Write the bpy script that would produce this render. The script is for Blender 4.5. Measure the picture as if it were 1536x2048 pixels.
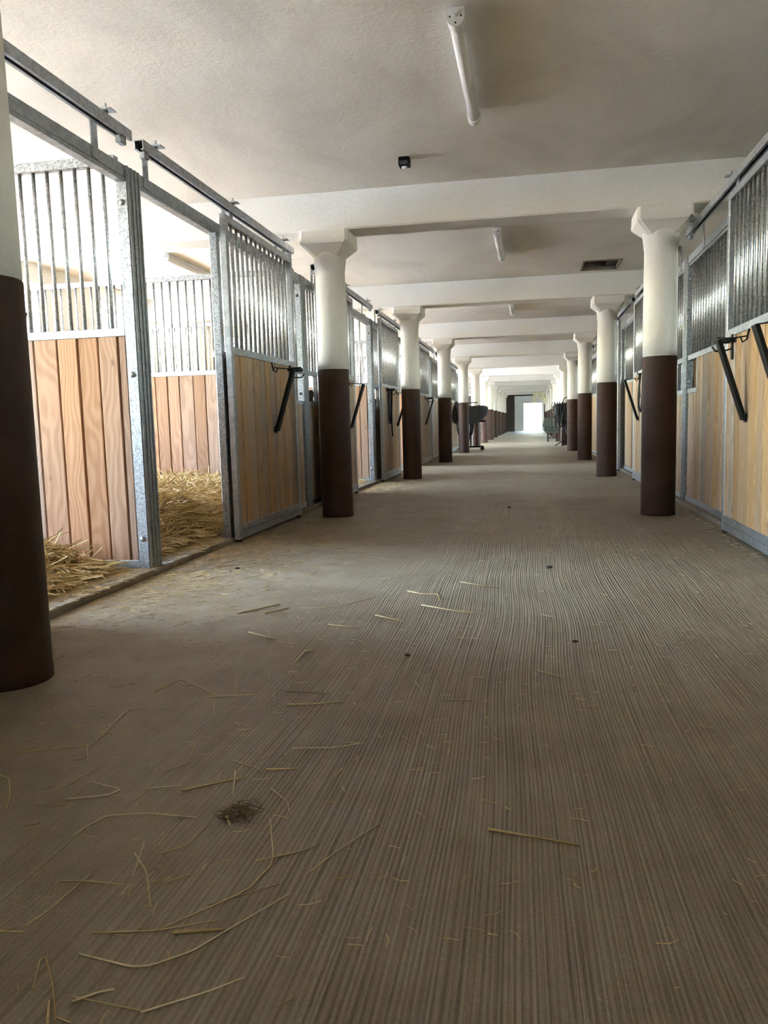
import bpy, bmesh, math, random
from mathutils import Vector, Matrix

for o in list(bpy.data.objects):
    bpy.data.objects.remove(o, do_unlink=True)
S = bpy.context.scene
COL = S.collection
R = random.Random(11)

# ------------------------------------------------------------------ camera
CAM_F, CAM_PITCH, CAM_YAW, CAM_ROLL, CAM_H = 1559.55, .1128, .1881, -.0269, .80
cam = bpy.data.cameras.new('camera')
cam.sensor_fit = 'HORIZONTAL'; cam.sensor_width = 36.0
cam.lens = CAM_F / 1536 * 36.0
cam.clip_start = .02; cam.clip_end = 500
camo = bpy.data.objects.new('camera', cam); COL.objects.link(camo)
camo.matrix_world = (Matrix.Translation((0, 0, CAM_H)) @ Matrix.Rotation(CAM_YAW, 4, 'Z')
                     @ Matrix.Rotation(math.pi / 2 - CAM_PITCH, 4, 'X') @ Matrix.Rotation(CAM_ROLL, 4, 'Z'))
S.camera = camo

# ------------------------------------------------------------------ daylight
SKY_STRENGTH = 1.35
w = bpy.data.worlds.new('sky'); S.world = w; w.use_nodes = True
nt = w.node_tree
bg = nt.nodes['Background']
sky = nt.nodes.new('ShaderNodeTexSky')
sky.sky_type = 'NISHITA'; sky.sun_disc = False
sky.sun_elevation = math.radians(50); sky.sun_rotation = math.radians(-100)
sky.air_density = 1.2; sky.dust_density = .8; sky.ozone_density = 1.2
nt.links.new(sky.outputs[0], bg.inputs[0]); bg.inputs[1].default_value = SKY_STRENGTH
sun = bpy.data.lights.new('sun', 'SUN'); sun.energy = 14.0; sun.angle = .01; sun.color = (1, .91, .84)
suno = bpy.data.objects.new('sun', sun); COL.objects.link(suno)
SUN_DIR = Vector((.50, .16, -.85))           # light travels this way: from the long side with the open stalls, high up
suno.rotation_euler = SUN_DIR.to_track_quat('-Z', 'Y').to_euler()

# ------------------------------------------------------------------ exposure
vs = S.view_settings
S.display_settings.display_device = 'sRGB'
vs.view_transform = 'Standard'; vs.look = 'None'; vs.gamma = 1.0; vs.use_curve_mapping = False
vs.exposure = 3.0
S.cycles.use_denoising = True
S.cycles.use_adaptive_sampling = False
S.cycles.max_bounces = 7; S.cycles.diffuse_bounces = 6; S.cycles.glossy_bounces = 2
S.cycles.transparent_max_bounces = 8
S.cycles.sample_clamp_indirect = 12.0
S.cycles.caustics_reflective = False; S.cycles.caustics_refractive = False
S.cycles.filter_width = 1.3

# ------------------------------------------------------------------ dimensions (metres)
BAY, Y2 = 4.4728, 6.6817                     # column spacing, second row of columns
XCL, XCR = -1.6864, 1.021                    # column rows
ZB, ZC = 2.413, 2.72                         # underside of beams, ceiling
WL, WR, WT = -5.55, 4.90, .45                # outer walls, inner faces and thickness
YA, YE = -6.74, 54.9                         # ends of the hall
XF = {-1: -2.125, 1: 1.40}                   # fixed stall fronts
DYR = .31

# ------------------------------------------------------------------ material helpers
def mat(name):
    m = bpy.data.materials.new(name); m.use_nodes = True
    return m, m.node_tree, m.node_tree.nodes['Principled BSDF']
def N(nt, t, **kw):
    n = nt.nodes.new(t)
    for k, v in kw.items(): setattr(n, k, v)
    return n
def ramp(nt, fac, stops):
    r = nt.nodes.new('ShaderNodeValToRGB')
    while len(r.color_ramp.elements) < len(stops): r.color_ramp.elements.new(.5)
    for e, (p, c) in zip(r.color_ramp.elements, stops):
        e.position = p; e.color = (*c, 1) if len(c) == 3 else c
    nt.links.new(fac, r.inputs[0]); return r.outputs[0]
def noise(nt, vec, scale, detail=3, rough=.55, dist=0):
    n = nt.nodes.new('ShaderNodeTexNoise'); n.inputs['Scale'].default_value = scale
    n.inputs['Detail'].default_value = detail; n.inputs['Roughness'].default_value = rough
    n.inputs['Distortion'].default_value = dist
    if vec is not None: nt.links.new(vec, n.inputs['Vector'])
    return n.outputs[0]
def mapping(nt, vec, scale=(1, 1, 1), loc=(0, 0, 0), rot=(0, 0, 0)):
    m = nt.nodes.new('ShaderNodeMapping'); m.inputs['Scale'].default_value = scale
    m.inputs['Location'].default_value = loc; m.inputs['Rotation'].default_value = rot
    nt.links.new(vec, m.inputs[0]); return m.outputs[0]
def mix(nt, f, a, b, t='MIX'):
    m = nt.nodes.new('ShaderNodeMix'); m.data_type = 'RGBA'; m.blend_type = t
    for i, v in ((0, f), (6, a), (7, b)):
        if hasattr(v, 'links') or hasattr(v, 'is_linked'): nt.links.new(v, m.inputs[i])
        elif i == 0: m.inputs[0].default_value = v
        else: m.inputs[i].default_value = (*v, 1)
    return m.outputs[2]
def math_(nt, op, a, b=None):
    m = nt.nodes.new('ShaderNodeMath'); m.operation = op
    for i, v in ((0, a), (1, b)):
        if v is None: continue
        if hasattr(v, 'is_linked'): nt.links.new(v, m.inputs[i])
        else: m.inputs[i].default_value = v
    return m.outputs[0]
def bump(nt, b, h, strength, dist=.01):
    n = nt.nodes.new('ShaderNodeBump'); n.inputs['Strength'].default_value = strength
    n.inputs['Distance'].default_value = dist
    nt.links.new(h, n.inputs['Height']); nt.links.new(n.outputs[0], b.inputs['Normal'])
def coords(nt):
    return nt.nodes.new('ShaderNodeTexCoord')
def world_pos(nt):
    return nt.nodes.new('ShaderNodeNewGeometry').outputs['Position']
M = {}
def plain(name, col, rough=.5, metal=0, nscale=30, nvar=.15, bmp=0, spec=.5):
    m, nt, b = mat(name); p = world_pos(nt)
    n = noise(nt, p, nscale, 4)
    lo = tuple(c * (1 - nvar) for c in col); hi = tuple(min(1, c * (1 + nvar)) for c in col)
    nt.links.new(ramp(nt, n, [(.3, lo), (.7, hi)]), b.inputs['Base Color'])
    b.inputs['Roughness'].default_value = rough; b.inputs['Metallic'].default_value = metal
    b.inputs['Specular IOR Level'].default_value = spec
    if bmp: bump(nt, b, n, bmp, .004)
    M[name] = m; return m

def whitewash(name, c0, c1, c2):
    m, nt, b = mat(name); p = world_pos(nt)
    big = noise(nt, mapping(nt, p, (1.0, .55, 1)), 1.1, 4, .62, .6)
    fine = noise(nt, p, 55, 2, .6)
    c = ramp(nt, big, [(.28, c0), (.5, c1), (.72, c2)])
    c = mix(nt, .12, c, ramp(nt, fine, [(.3, (.55, .54, .5)), (.7, (.95, .95, .93))]), 'MULTIPLY')
    nt.links.new(c, b.inputs['Base Color'])
    b.inputs['Roughness'].default_value = .85; b.inputs['Specular IOR Level'].default_value = .25
    bump(nt, b, noise(nt, p, 34, 3, .65), .55, .006)
    M[name] = m
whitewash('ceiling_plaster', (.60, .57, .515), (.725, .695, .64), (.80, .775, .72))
whitewash('whitewash', (.75, .74, .71), (.80, .79, .765), (.83, .825, .805))

def brown_paint():
    m, nt, b = mat('brown_paint'); p = world_pos(nt)
    n = noise(nt, p, 160, 2, .7); big = noise(nt, p, 5, 2)
    c = ramp(nt, big, [(.3, (.040, .019, .0125)), (.7, (.060, .029, .020))])
    nt.links.new(c, b.inputs['Base Color'])
    b.inputs['Roughness'].default_value = .62; b.inputs['Specular IOR Level'].default_value = .22
    bump(nt, b, n, .5, .004); M['brown_paint'] = m
brown_paint()

def galvanised(name, spangle, base, contrast, rough, metal=.85):
    m, nt, b = mat(name); tc = coords(nt); oi = nt.nodes.new('ShaderNodeObjectInfo')
    va = N(nt, 'ShaderNodeVectorMath', operation='ADD'); nt.links.new(tc.outputs['Object'], va.inputs[0])
    sc = N(nt, 'ShaderNodeVectorMath', operation='SCALE'); cmb = nt.nodes.new('ShaderNodeCombineXYZ')
    for i in range(3): nt.links.new(oi.outputs['Random'], cmb.inputs[i])
    nt.links.new(cmb.outputs[0], sc.inputs[0]); sc.inputs['Scale'].default_value = 37
    nt.links.new(sc.outputs[0], va.inputs[1]); p = va.outputs[0]
    v = nt.nodes.new('ShaderNodeTexVoronoi'); v.inputs['Scale'].default_value = spangle
    nt.links.new(p, v.inputs['Vector'])
    sp = N(nt, 'ShaderNodeSeparateColor'); nt.links.new(v.outputs['Color'], sp.inputs[0])
    n = noise(nt, p, spangle * .45, 3, .7)
    f = math_(nt, 'ADD', math_(nt, 'MULTIPLY', sp.outputs[0], .45), math_(nt, 'MULTIPLY', n, .55))
    lo = tuple(c * (1 - contrast) for c in base); hi = tuple(min(1, c * (1 + contrast)) for c in base)
    nt.links.new(ramp(nt, f, [(.3, lo), (.62, hi)]), b.inputs['Base Color'])
    nt.links.new(ramp(nt, f, [(.2, (rough + .12,) * 3), (.8, (rough - .08,) * 3)]), b.inputs['Roughness'])
    b.inputs['Metallic'].default_value = metal
    M[name] = m
galvanised('galvanised_mottled', 120, (.29, .31, .33), .30, .46)
galvanised('galvanised', 45, (.35, .37, .39), .10, .46)
galvanised('galvanised_bar', 110, (.48, .50, .52), .24, .34)

def wood(name, tint):
    m, nt, b = mat(name); tc = coords(nt); oi = nt.nodes.new('ShaderNodeObjectInfo')
    cmb = nt.nodes.new('ShaderNodeCombineXYZ')
    for i in range(3): nt.links.new(oi.outputs['Random'], cmb.inputs[i])
    sc = N(nt, 'ShaderNodeVectorMath', operation='SCALE'); nt.links.new(cmb.outputs[0], sc.inputs[0]); sc.inputs['Scale'].default_value = 61
    va = N(nt, 'ShaderNodeVectorMath', operation='ADD'); nt.links.new(tc.outputs['Object'], va.inputs[0]); nt.links.new(sc.outputs[0], va.inputs[1])
    p = va.outputs[0]
    warp = noise(nt, mapping(nt, p, (1.2, 1.2, .40)), 3.0, 2, .5)
    wv = N(nt, 'ShaderNodeTexWave', wave_type='RINGS', rings_direction='Z')
    pm = mapping(nt, p, (1, 1, .03))
    vm = N(nt, 'ShaderNodeVectorMath', operation='ADD'); nt.links.new(pm, vm.inputs[0])
    sw = N(nt, 'ShaderNodeVectorMath', operation='SCALE'); cw = nt.nodes.new('ShaderNodeCombineXYZ')
    nt.links.new(warp, cw.inputs[0]); nt.links.new(warp, cw.inputs[1]); nt.links.new(cw.outputs[0], sw.inputs[0]); sw.inputs['Scale'].default_value = .22
    nt.links.new(sw.outputs[0], vm.inputs[1]); nt.links.new(vm.outputs[0], wv.inputs['Vector'])
    wv.inputs['Scale'].default_value = 13; wv.inputs['Distortion'].default_value = 2.6; wv.inputs['Detail'].default_value = 1; wv.inputs['Detail Scale'].default_value = 1.5
    fib = noise(nt, mapping(nt, p, (1, 1, .03)), 200, 2, .6)
    kn = nt.nodes.new('ShaderNodeTexVoronoi'); kn.inputs['Scale'].default_value = 7.5
    nt.links.new(mapping(nt, p, (1, 1, .42)), kn.inputs['Vector'])
    a, c1, d = [tuple(t * k for t, k in zip(tint, q)) for q in ((.78, .72, .66), (.92, .90, .88), (1.06, 1.08, 1.10))]
    band = noise(nt, mapping(nt, p, (1, 1, .018)), 46, 2, .6)
    f = math_(nt, 'ADD', math_(nt, 'MULTIPLY', wv.outputs['Fac'], .38), math_(nt, 'MULTIPLY', band, .62))
    c = ramp(nt, f, [(.22, d), (.48, c1), (.74, a)])
    c = mix(nt, .30, c, ramp(nt, fib, [(.3, (.66, .62, .57)), (.7, (1, 1, 1))]), 'MULTIPLY')
    knf = ramp(nt, kn.outputs['Distance'], [(.03, (1, 1, 1)), (.10, (0, 0, 0))])
    c = mix(nt, math_(nt, 'MULTIPLY', knf, .75), c, (.11, .05, .025))
    hs = nt.nodes.new('ShaderNodeHueSaturation'); nt.links.new(c, hs.inputs['Color'])
    rr = nt.nodes.new('ShaderNodeMapRange'); rr.inputs['To Min'].default_value = .80; rr.inputs['To Max'].default_value = 1.16
    nt.links.new(oi.outputs['Random'], rr.inputs[0]); nt.links.new(rr.outputs[0], hs.inputs['Value'])
    r2 = nt.nodes.new('ShaderNodeMapRange'); r2.inputs['To Min'].default_value = .62; r2.inputs['To Max'].default_value = 1.15
    fr = math_(nt, 'FRACT', math_(nt, 'MULTIPLY', oi.outputs['Random'], 7.31)); nt.links.new(fr, r2.inputs[0]); nt.links.new(r2.outputs[0], hs.inputs['Saturation'])
    nt.links.new(hs.outputs[0], b.inputs['Base Color'])
    b.inputs['Roughness'].default_value = .62; b.inputs['Specular IOR Level'].default_value = .3
    bump(nt, b, fib, .15, .002); M[name] = m
wood('larch', (.435, .262, .165))
wood('pine', (.46, .31, .18))

def concrete():
    m, nt, b = mat('broomed_concrete'); p = world_pos(nt)
    # wavy broom lines that run along the hall
    wob = noise(nt, mapping(nt, p, (.35, .22, 1)), 1.6, 1, .5)
    sep = nt.nodes.new('ShaderNodeSeparateXYZ'); nt.links.new(p, sep.inputs[0])
    x2 = math_(nt, 'ADD', sep.outputs[0], math_(nt, 'MULTIPLY', wob, .30))
    cb = nt.nodes.new('ShaderNodeCombineXYZ'); nt.links.new(x2, cb.inputs[0])
    nt.links.new(math_(nt, 'MULTIPLY', sep.outputs[1], .014), cb.inputs[1])
    g1 = noise(nt, cb.outputs[0], 105, 2, .62)
    g2 = N(nt, 'ShaderNodeTexWave', wave_type='BANDS', bands_direction='X'); nt.links.new(cb.outputs[0], g2.inputs['Vector'])
    g2.inputs['Scale'].default_value = 30; g2.inputs['Distortion'].default_value = 5; g2.inputs['Detail'].default_value = 1; g2.inputs['Detail Scale'].default_value = 1.2
    groove = math_(nt, 'ADD', math_(nt, 'MULTIPLY', g1, .80), math_(nt, 'MULTIPLY', g2.outputs['Fac'], .20))
    # dusty, trodden smooth area beside the stalls with the straw
    patch = noise(nt, p, .9, 3, .6, .4)
    edge = nt.nodes.new('ShaderNodeMapRange'); edge.inputs[1].default_value = -.35; edge.inputs[2].default_value = -1.25
    nt.links.new(sep.outputs[0], edge.inputs[0])
    edgef = math_(nt, 'ADD', math_(nt, 'MULTIPLY', edge.outputs[0], .75), math_(nt, 'SUBTRACT', patch, .55))
    dust = ramp(nt, edgef, [(.10, (0, 0, 0)), (.62, (1, 1, 1))])
    fine = noise(nt, p, 130, 2, .7); mid = noise(nt, p, 6, 4, .65)
    gcol = ramp(nt, groove, [(.30, (.200, .160, .106)), (.5, (.272, .226, .158)), (.72, (.325, .278, .205))])
    dcol = ramp(nt, mid, [(.3, (.235, .188, .122)), (.7, (.325, .272, .192))])
    c = mix(nt, math_(nt, 'MULTIPLY', dust, .92), gcol, dcol)
    stain = ramp(nt, noise(nt, p, 2.3, 3, .7), [(.35, (.66, .62, .56)), (.58, (1, 1, 1))])
    c = mix(nt, .55, c, stain, 'MULTIPLY')
    c = mix(nt, .45, c, ramp(nt, fine, [(.3, (.6, .58, .55)), (.62, (1, 1, 1))]), 'MULTIPLY')
    crumbs = noise(nt, mapping(nt, p, (1.4, 1, 1)), 330, 2, .5)
    crf = math_(nt, 'MULTIPLY', ramp(nt, crumbs, [(.69, (0, 0, 0)), (.74, (1, 1, 1))]), math_(nt, 'ADD', math_(nt, 'MULTIPLY', dust, .6), .15))
    c = mix(nt, crf, c, (.09, .065, .035))
    nt.links.new(c, b.inputs['Base Color'])
    b.inputs['Roughness'].default_value = .58; b.inputs['Specular IOR Level'].default_value = .5
    inv = math_(nt, 'SUBTRACT', 1.0, math_(nt, 'MULTIPLY', edge.outputs[0], .88))
    h = math_(nt, 'ADD', math_(nt, 'MULTIPLY', groove, inv), math_(nt, 'MULTIPLY', fine, .22))
    bump(nt, b, h, .6, .012)
    M['broomed_concrete'] = m
concrete()

def straw_mat():
    m, nt, b = mat('straw'); oi = nt.nodes.new('ShaderNodeObjectInfo'); p = world_pos(nt)
    n = noise(nt, p, 23, 3, .7)
    gi = nt.nodes.new('ShaderNodeNewGeometry')
    f = math_(nt, 'ADD', math_(nt, 'MULTIPLY', gi.outputs['Random Per Island'], .7), math_(nt, 'MULTIPLY', n, .3))
    c = ramp(nt, f, [(.1, (.26, .165, .06)), (.45, (.54, .385, .155)), (.8, (.70, .56, .29))])
    nt.links.new(c, b.inputs['Base Color']); b.inputs['Roughness'].default_value = .5
    M['straw'] = m
straw_mat()
def stalk_mat():
    m, nt, b = mat('straw_stalk'); oi = nt.nodes.new('ShaderNodeObjectInfo')
    c = ramp(nt, oi.outputs['Random'], [(0, (.22, .15, .07)), (.15, (.48, .36, .16)), (.7, (.72, .57, .29)), (1, (.80, .70, .46))])
    n = noise(nt, world_pos(nt), 90, 3, .6)
    nt.links.new(mix(nt, .4, c, ramp(nt, n, [(.3, (.55, .5, .4)), (.7, (1, 1, 1))]), 'MULTIPLY'), b.inputs['Base Color']); b.inputs['Roughness'].default_value = .45
    M['straw_stalk'] = m
stalk_mat()
plain('straw_mat_floor', (.30, .215, .095), .9, 0, 40, .4, .6)
plain('black_paint', (.008, .008, .009), .5, 0, 60, .2, 0, .2)
plain('black_leather', (.010, .0095, .0095), .42, 0, 60, .25, .1)
plain('rubber', (.015, .015, .015), .7, 0, 60, .2)
plain('lamp_plastic', (.74, .74, .73), .35, 0, 8, .03)
plain('lamp_diffuser', (.80, .80, .80), .22, 0, 8, .02)
plain('window_paint', (.72, .72, .70), .4, 0, 8, .05)
plain('grey_canvas', (.060, .072, .080), .75, 0, 14, .25, .2)
plain('green_canvas', (.020, .023, .014), .8, 0, 14, .25, .2)
plain('dark_canvas', (.016, .019, .018), .7, 0, 20, .4, .3)
plain('brown_board', (.032, .019, .012), .55, 0, 6, .2)
plain('pale_cloth', (.80, .80, .60), .8, 0, 6, .12)
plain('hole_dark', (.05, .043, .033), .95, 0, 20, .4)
plain('pale_bounce', (.60, .57, .52), .95, 0, 3, .2)  # made-up pale ground, bounces daylight up through the open-stall windows
plain('dark_low_bounce', (.115, .115, .075), .95, 0, 2, .35)  # made-up dark ground, keeps bounce low on the closed-gate side
plain('dung', (.035, .027, .016), .9, 0, 60, .4, .5)
plain('dry_chaff', (.13, .085, .035), .8, 0, 90, .5)
plain('kerb_concrete', (.22, .19, .15), .85, 0, 14, .25, .3)
def glass():
    m, nt, b = mat('window_glass')
    out = nt.nodes['Material Output']; nt.nodes.remove(b)
    t = nt.nodes.new('ShaderNodeBsdfTransparent'); g = nt.nodes.new('ShaderNodeBsdfGlossy'); g.inputs['Roughness'].default_value = .02
    lw = nt.nodes.new('ShaderNodeLayerWeight')
    fr = math_(nt, 'ADD', math_(nt, 'MULTIPLY', math_(nt, 'POWER', lw.outputs['Facing'], 5.0), .7), .02)
    n = noise(nt, world_pos(nt), 3, 3)
    nt.links.new(ramp(nt, n, [(.3, (.90, .92, .91)), (.7, (.96, .97, .97))]), t.inputs[0])
    mx = nt.nodes.new('ShaderNodeMixShader'); nt.links.new(fr, mx.inputs[0])
    nt.links.new(t.outputs[0], mx.inputs[1]); nt.links.new(g.outputs[0], mx.inputs[2]); nt.links.new(mx.outputs[0], out.inputs[0])
    M['window_glass'] = m
glass()

# ------------------------------------------------------------------ object helpers
def link(name, me, parent=None, loc=(0, 0, 0), rot=None):
    o = bpy.data.objects.new(name, me); COL.objects.link(o)
    if parent is not None:
        o.parent = parent
        pl = parent.get('_o')
        base = Vector(pl) if pl is not None else Vector((0, 0, 0))
        o.location = Vector(loc) - base
    else:
        o.location = loc
    if rot is not None: o.rotation_euler = rot
    o['_o'] = tuple(loc)
    return o
def tag(o, label=None, cat=None, group=None, kind=None):
    if label: o['label'] = label
    if cat: o['category'] = cat
    if group: o['group'] = group
    if kind: o['kind'] = kind
    return o
def empty(name, loc, label=None, cat=None, group=None, kind=None):
    o = link(name, None, None, loc); o.empty_display_size = .1
    return tag(o, label, cat, group, kind)
class MB:
    """collects shapes in world space; build() makes one mesh with its origin at the given point"""
    def __init__(s): s.v = []; s.f = []; s.sm = []
    def add(s, vs, fs, smooth=False):
        b = len(s.v); s.v += [tuple(v) for v in vs]; s.f += [tuple(i + b for i in f) for f in fs]; s.sm += [smooth] * len(fs)
    def box(s, x0, x1, y0, y1, z0, z1):
        s.add([(x, y, z) for z in (z0, z1) for y in (y0, y1) for x in (x0, x1)],
              [(0, 2, 3, 1), (4, 5, 7, 6), (0, 1, 5, 4), (2, 6, 7, 3), (0, 4, 6, 2), (1, 3, 7, 5)])
    def bar(s, a, b, wx, wy, up=(0, 0, 1)):
        """a straight flat bar from a to b, wx across, wy thick"""
        a = Vector(a); b = Vector(b); d = (b - a).normalized(); u = Vector(up)
        if abs(d.dot(u)) > .98: u = Vector((1, 0, 0))
        x = d.cross(u).normalized(); y = x.cross(d).normalized()
        vs = [p + x * sx * wx / 2 + y * sy * wy / 2 for p in (a, b) for sx, sy in ((-1, -1), (1, -1), (1, 1), (-1, 1))]
        s.add(vs, [(0, 1, 2, 3), (7, 6, 5, 4), (0, 4, 5, 1), (1, 5, 6, 2), (2, 6, 7, 3), (3, 7, 4, 0)])
    def tube(s, pts, r, n=8, cap=True, r1=None):
        pts = [Vector(p) for p in pts]; rings = []; m = len(pts)
        t0 = (pts[1] - pts[0]).normalized(); u = Vector((0, 0, 1)) if abs(t0.z) < .9 else Vector((1, 0, 0))
        x = t0.cross(u).normalized()
        b = len(s.v)
        for i, p in enumerate(pts):
            t = ((pts[min(i + 1, m - 1)] - pts[max(i - 1, 0)])).normalized()
            x = (x - t * x.dot(t)).normalized(); y = t.cross(x)
            rr = r if r1 is None else r + (r1 - r) * i / (m - 1)
            for k in range(n):
                a = 2 * math.pi * k / n
                s.v.append(tuple(p + (x * math.cos(a) + y * math.sin(a)) * rr))
        for i in range(m - 1):
            for k in range(n):
                k2 = (k + 1) % n
                s.f.append((b + i * n + k, b + i * n + k2, b + (i + 1) * n + k2, b + (i + 1) * n + k)); s.sm.append(n > 5)
        if cap:
            s.f.append(tuple(b + k for k in reversed(range(n)))); s.sm.append(False)
            s.f.append(tuple(b + (m - 1) * n + k for k in range(n))); s.sm.append(False)
    def lathe(s, c, prof, n=24, smooth=True):
        b = len(s.v)
        for r, z in prof:
            for k in range(n):
                a = 2 * math.pi * k / n; s.v.append((c[0] + r * math.cos(a), c[1] + r * math.sin(a), c[2] + z))
        for i in range(len(prof) - 1):
            for k in range(n):
                k2 = (k + 1) % n
                s.f.append((b + i * n + k, b + i * n + k2, b + (i + 1) * n + k2, b + (i + 1) * n + k)); s.sm.append(smooth)
        s.f.append(tuple(b + k for k in reversed(range(n)))); s.sm.append(False)
        s.f.append(tuple(b + (len(prof) - 1) * n + k for k in range(n))); s.sm.append(False)
    def build(s, name, material, parent=None, loc=None, bevel=0, rot=None):
        if loc is None:
            lo = [min(v[i] for v in s.v) for i in range(3)]; hi = [max(v[i] for v in s.v) for i in range(3)]
            loc = ((lo[0] + hi[0]) / 2, (lo[1] + hi[1]) / 2, lo[2])
        me = bpy.data.meshes.new(name)
        me.from_pydata([(v[0] - loc[0], v[1] - loc[1], v[2] - loc[2]) for v in s.v], [], s.f)
        me.polygons.foreach_set('use_smooth', s.sm)
        me.materials.append(M[material]); me.update()
        o = link(name, me, parent, loc, rot)
        if bevel:
            bm = bmesh.new(); bm.from_mesh(me)
            bmesh.ops.bevel(bm, geom=bm.edges[:], offset=bevel, segments=1, affect='EDGES', clamp_overlap=True)
            bm.to_mesh(me); bm.free()
        return o
CACHE = {}
def cbox(name, material, parent, x0, x1, y0, y1, z0, z1, bevel=.002):
    """a box object whose mesh is shared between equal sizes"""
    d = (round(x1 - x0, 4), round(y1 - y0, 4), round(z1 - z0, 4)); k = ('b', d, material, bevel)
    if k not in CACHE:
        mb = MB(); mb.box(-d[0] / 2, d[0] / 2, -d[1] / 2, d[1] / 2, -d[2] / 2, d[2] / 2)
        o = mb.build(name, material, None, (0, 0, 0), bevel)
        CACHE[k] = o.data; bpy.data.objects.remove(o)
    return link(name, CACHE[k], parent, ((x0 + x1) / 2, (y0 + y1) / 2, (z0 + z1) / 2))
def cbar(name, material, parent, x, y, z0, z1, r=.0105, n=10):
    h = round(z1 - z0, 4); k = ('c', h, material, r, n)
    if k not in CACHE:
        mb = MB(); mb.tube([(0, 0, -h / 2), (0, 0, h / 2)], r, n)
        o = mb.build(name, material, None, (0, 0, 0)); CACHE[k] = o.data; bpy.data.objects.remove(o)
    return link(name, CACHE[k], parent, (x, y, (z0 + z1) / 2))
def cplank(parent, axis, material, a0, a1, c0, c1, z0, z1):
    """an upright board with eased long edges; axis 'y': runs along y between a0..a1 with faces at x = c0, c1 (axis 'x' likewise)"""
    wd, th, h = round(a1 - a0, 4), round(c1 - c0, 4), round(z1 - z0, 4); k = ('p', axis, wd, th, h, material)
    if k not in CACHE:
        e = .004; W, T, U, q = wd / 2 - .0045, th / 2, wd / 2, .004      # eased edges, and a recessed tongue that closes the joint
        pr = [(-W, -T + e), (-W + e, -T), (W - e, -T), (W, -T + e), (W, -q), (U, -q), (U, q), (W, q), (W, T - e), (W - e, T), (-W + e, T), (-W, T - e), (-W, q), (-U, q), (-U, -q), (-W, -q)]
        mb = MB(); n = 16
        vs = [((u, v, z) if axis == 'x' else (v, u, z)) for z in (-h / 2, h / 2) for u, v in pr]
        fs = [(i, (i + 1) % n, n + (i + 1) % n, n + i) for i in range(n)] + [tuple(reversed(range(n))), tuple(range(n, 2 * n))]
        if axis == 'y': fs = [tuple(reversed(f)) for f in fs]
        mb.add(vs, fs); o = mb.build('plank', material, None, (0, 0, 0)); CACHE[k] = o.data; bpy.data.objects.remove(o)
    m = ((a0 + a1) / 2, (c0 + c1) / 2)
    return link('plank', CACHE[k], parent, (m[0], m[1], (z0 + z1) / 2) if axis == 'x' else (m[1], m[0], (z0 + z1) / 2))

# ================================================================== THE SETTING
def struct(o): o['kind'] = 'structure'; return o
BAYS = list(range(-3, 11))
def bay_lo(k): return Y2 + k * BAY
GATE_BAY = 4                                  # the bay with a wide doorway in both long walls
WIN_Z0, WIN_Z1, WIN_HW, WIN_OFF = .85, 2.50, .73, 1.37

# unseen ground outside: pale half added for bounce light, dark half to cut it
mb = MB(); mb.box(-60, -.5, -45, 120, -.5, -.125); struct(mb.build('ground_pale_bounce', 'pale_bounce'))
mb = MB(); mb.box(-.5, 60, -45, 120, -.5, -.125); struct(mb.build('ground_dark_low_bounce', 'dark_low_bounce'))
# floor of the aisle
mb = MB(); mb.box(-2.05, 1.335, YA, YE + 4, -.12, 0)
mb.box(-5.6, -2.05, 23.45, YE + 4, -.12, 0); mb.box(1.335, 4.95, 23.75, YE + 4, -.12, 0)
floor = struct(mb.build('floor', 'broomed_concrete', None, (0, 0, 0)))
# raised stall floors, edged by a kerb
for nm, a, b in (('stall_floor', -5.56, -2.16), ('stall_floor', 1.445, 4.91)):
    mb = MB(); mb.box(a, b, YA, 23.45 if a < 0 else 23.75, -.12, .03); mb.build(nm, 'straw_mat_floor', floor)
mb = MB(); mb.box(-2.16, -2.05, YA, 23.45, -.12, .034); mb.build('kerb', 'kerb_concrete', floor, bevel=.006)
mb = MB(); mb.box(1.335, 1.445, YA, 23.75, -.12, .034); mb.build('kerb', 'kerb_concrete', floor, bevel=.006)

# ceiling with one open hatch, and the cross beams
HX0, HX1, HY0, HY1 = .64, 1.11, 10.15, 10.78
mb = MB()
mb.box(WL - WT, WR + WT, YA - .3, HY0, ZC, ZC + .22); mb.box(WL - WT, WR + WT, HY1, YE + .3, ZC, ZC + .22)
mb.box(WL - WT, HX0, HY0, HY1, ZC, ZC + .22); mb.box(HX1, WR + WT, HY0, HY1, ZC, ZC + .22)
ceiling = struct(mb.build('ceiling', 'ceiling_plaster', None, (0, 0, ZC)))
for k in list(range(-3, 11)):
    mb = MB(); y = bay_lo(k); mb.box(WL - .05, WR + .05, y - .152, y + .152, ZB, ZC + .05)
    mb.build('beam', 'whitewash', ceiling, bevel=.012)
hs = empty('ceiling_hatch', ((HX0 + HX1) / 2, (HY0 + HY1) / 2, ZC), 'open rectangular hay hatch in the ceiling, dark inside with a chipped rim', 'hatch')
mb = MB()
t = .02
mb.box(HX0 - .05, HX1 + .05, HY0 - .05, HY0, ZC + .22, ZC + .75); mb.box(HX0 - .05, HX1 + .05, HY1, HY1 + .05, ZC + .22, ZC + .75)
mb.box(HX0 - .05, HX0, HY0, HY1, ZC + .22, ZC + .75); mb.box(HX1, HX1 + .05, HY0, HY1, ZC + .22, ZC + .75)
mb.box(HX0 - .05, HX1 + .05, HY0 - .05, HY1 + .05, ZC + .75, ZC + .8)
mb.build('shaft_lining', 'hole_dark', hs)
mb = MB()
for a in ((HX0, HX0 + t, HY0, HY1), (HX1 - t, HX1, HY0, HY1), (HX0 + t, HX1 - t, HY0, HY0 + t), (HX0 + t, HX1 - t, HY1 - t, HY1)):
    mb.box(*a, ZC - .012, ZC + .2)
mb.build('rim', 'kerb_concrete', hs)
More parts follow.
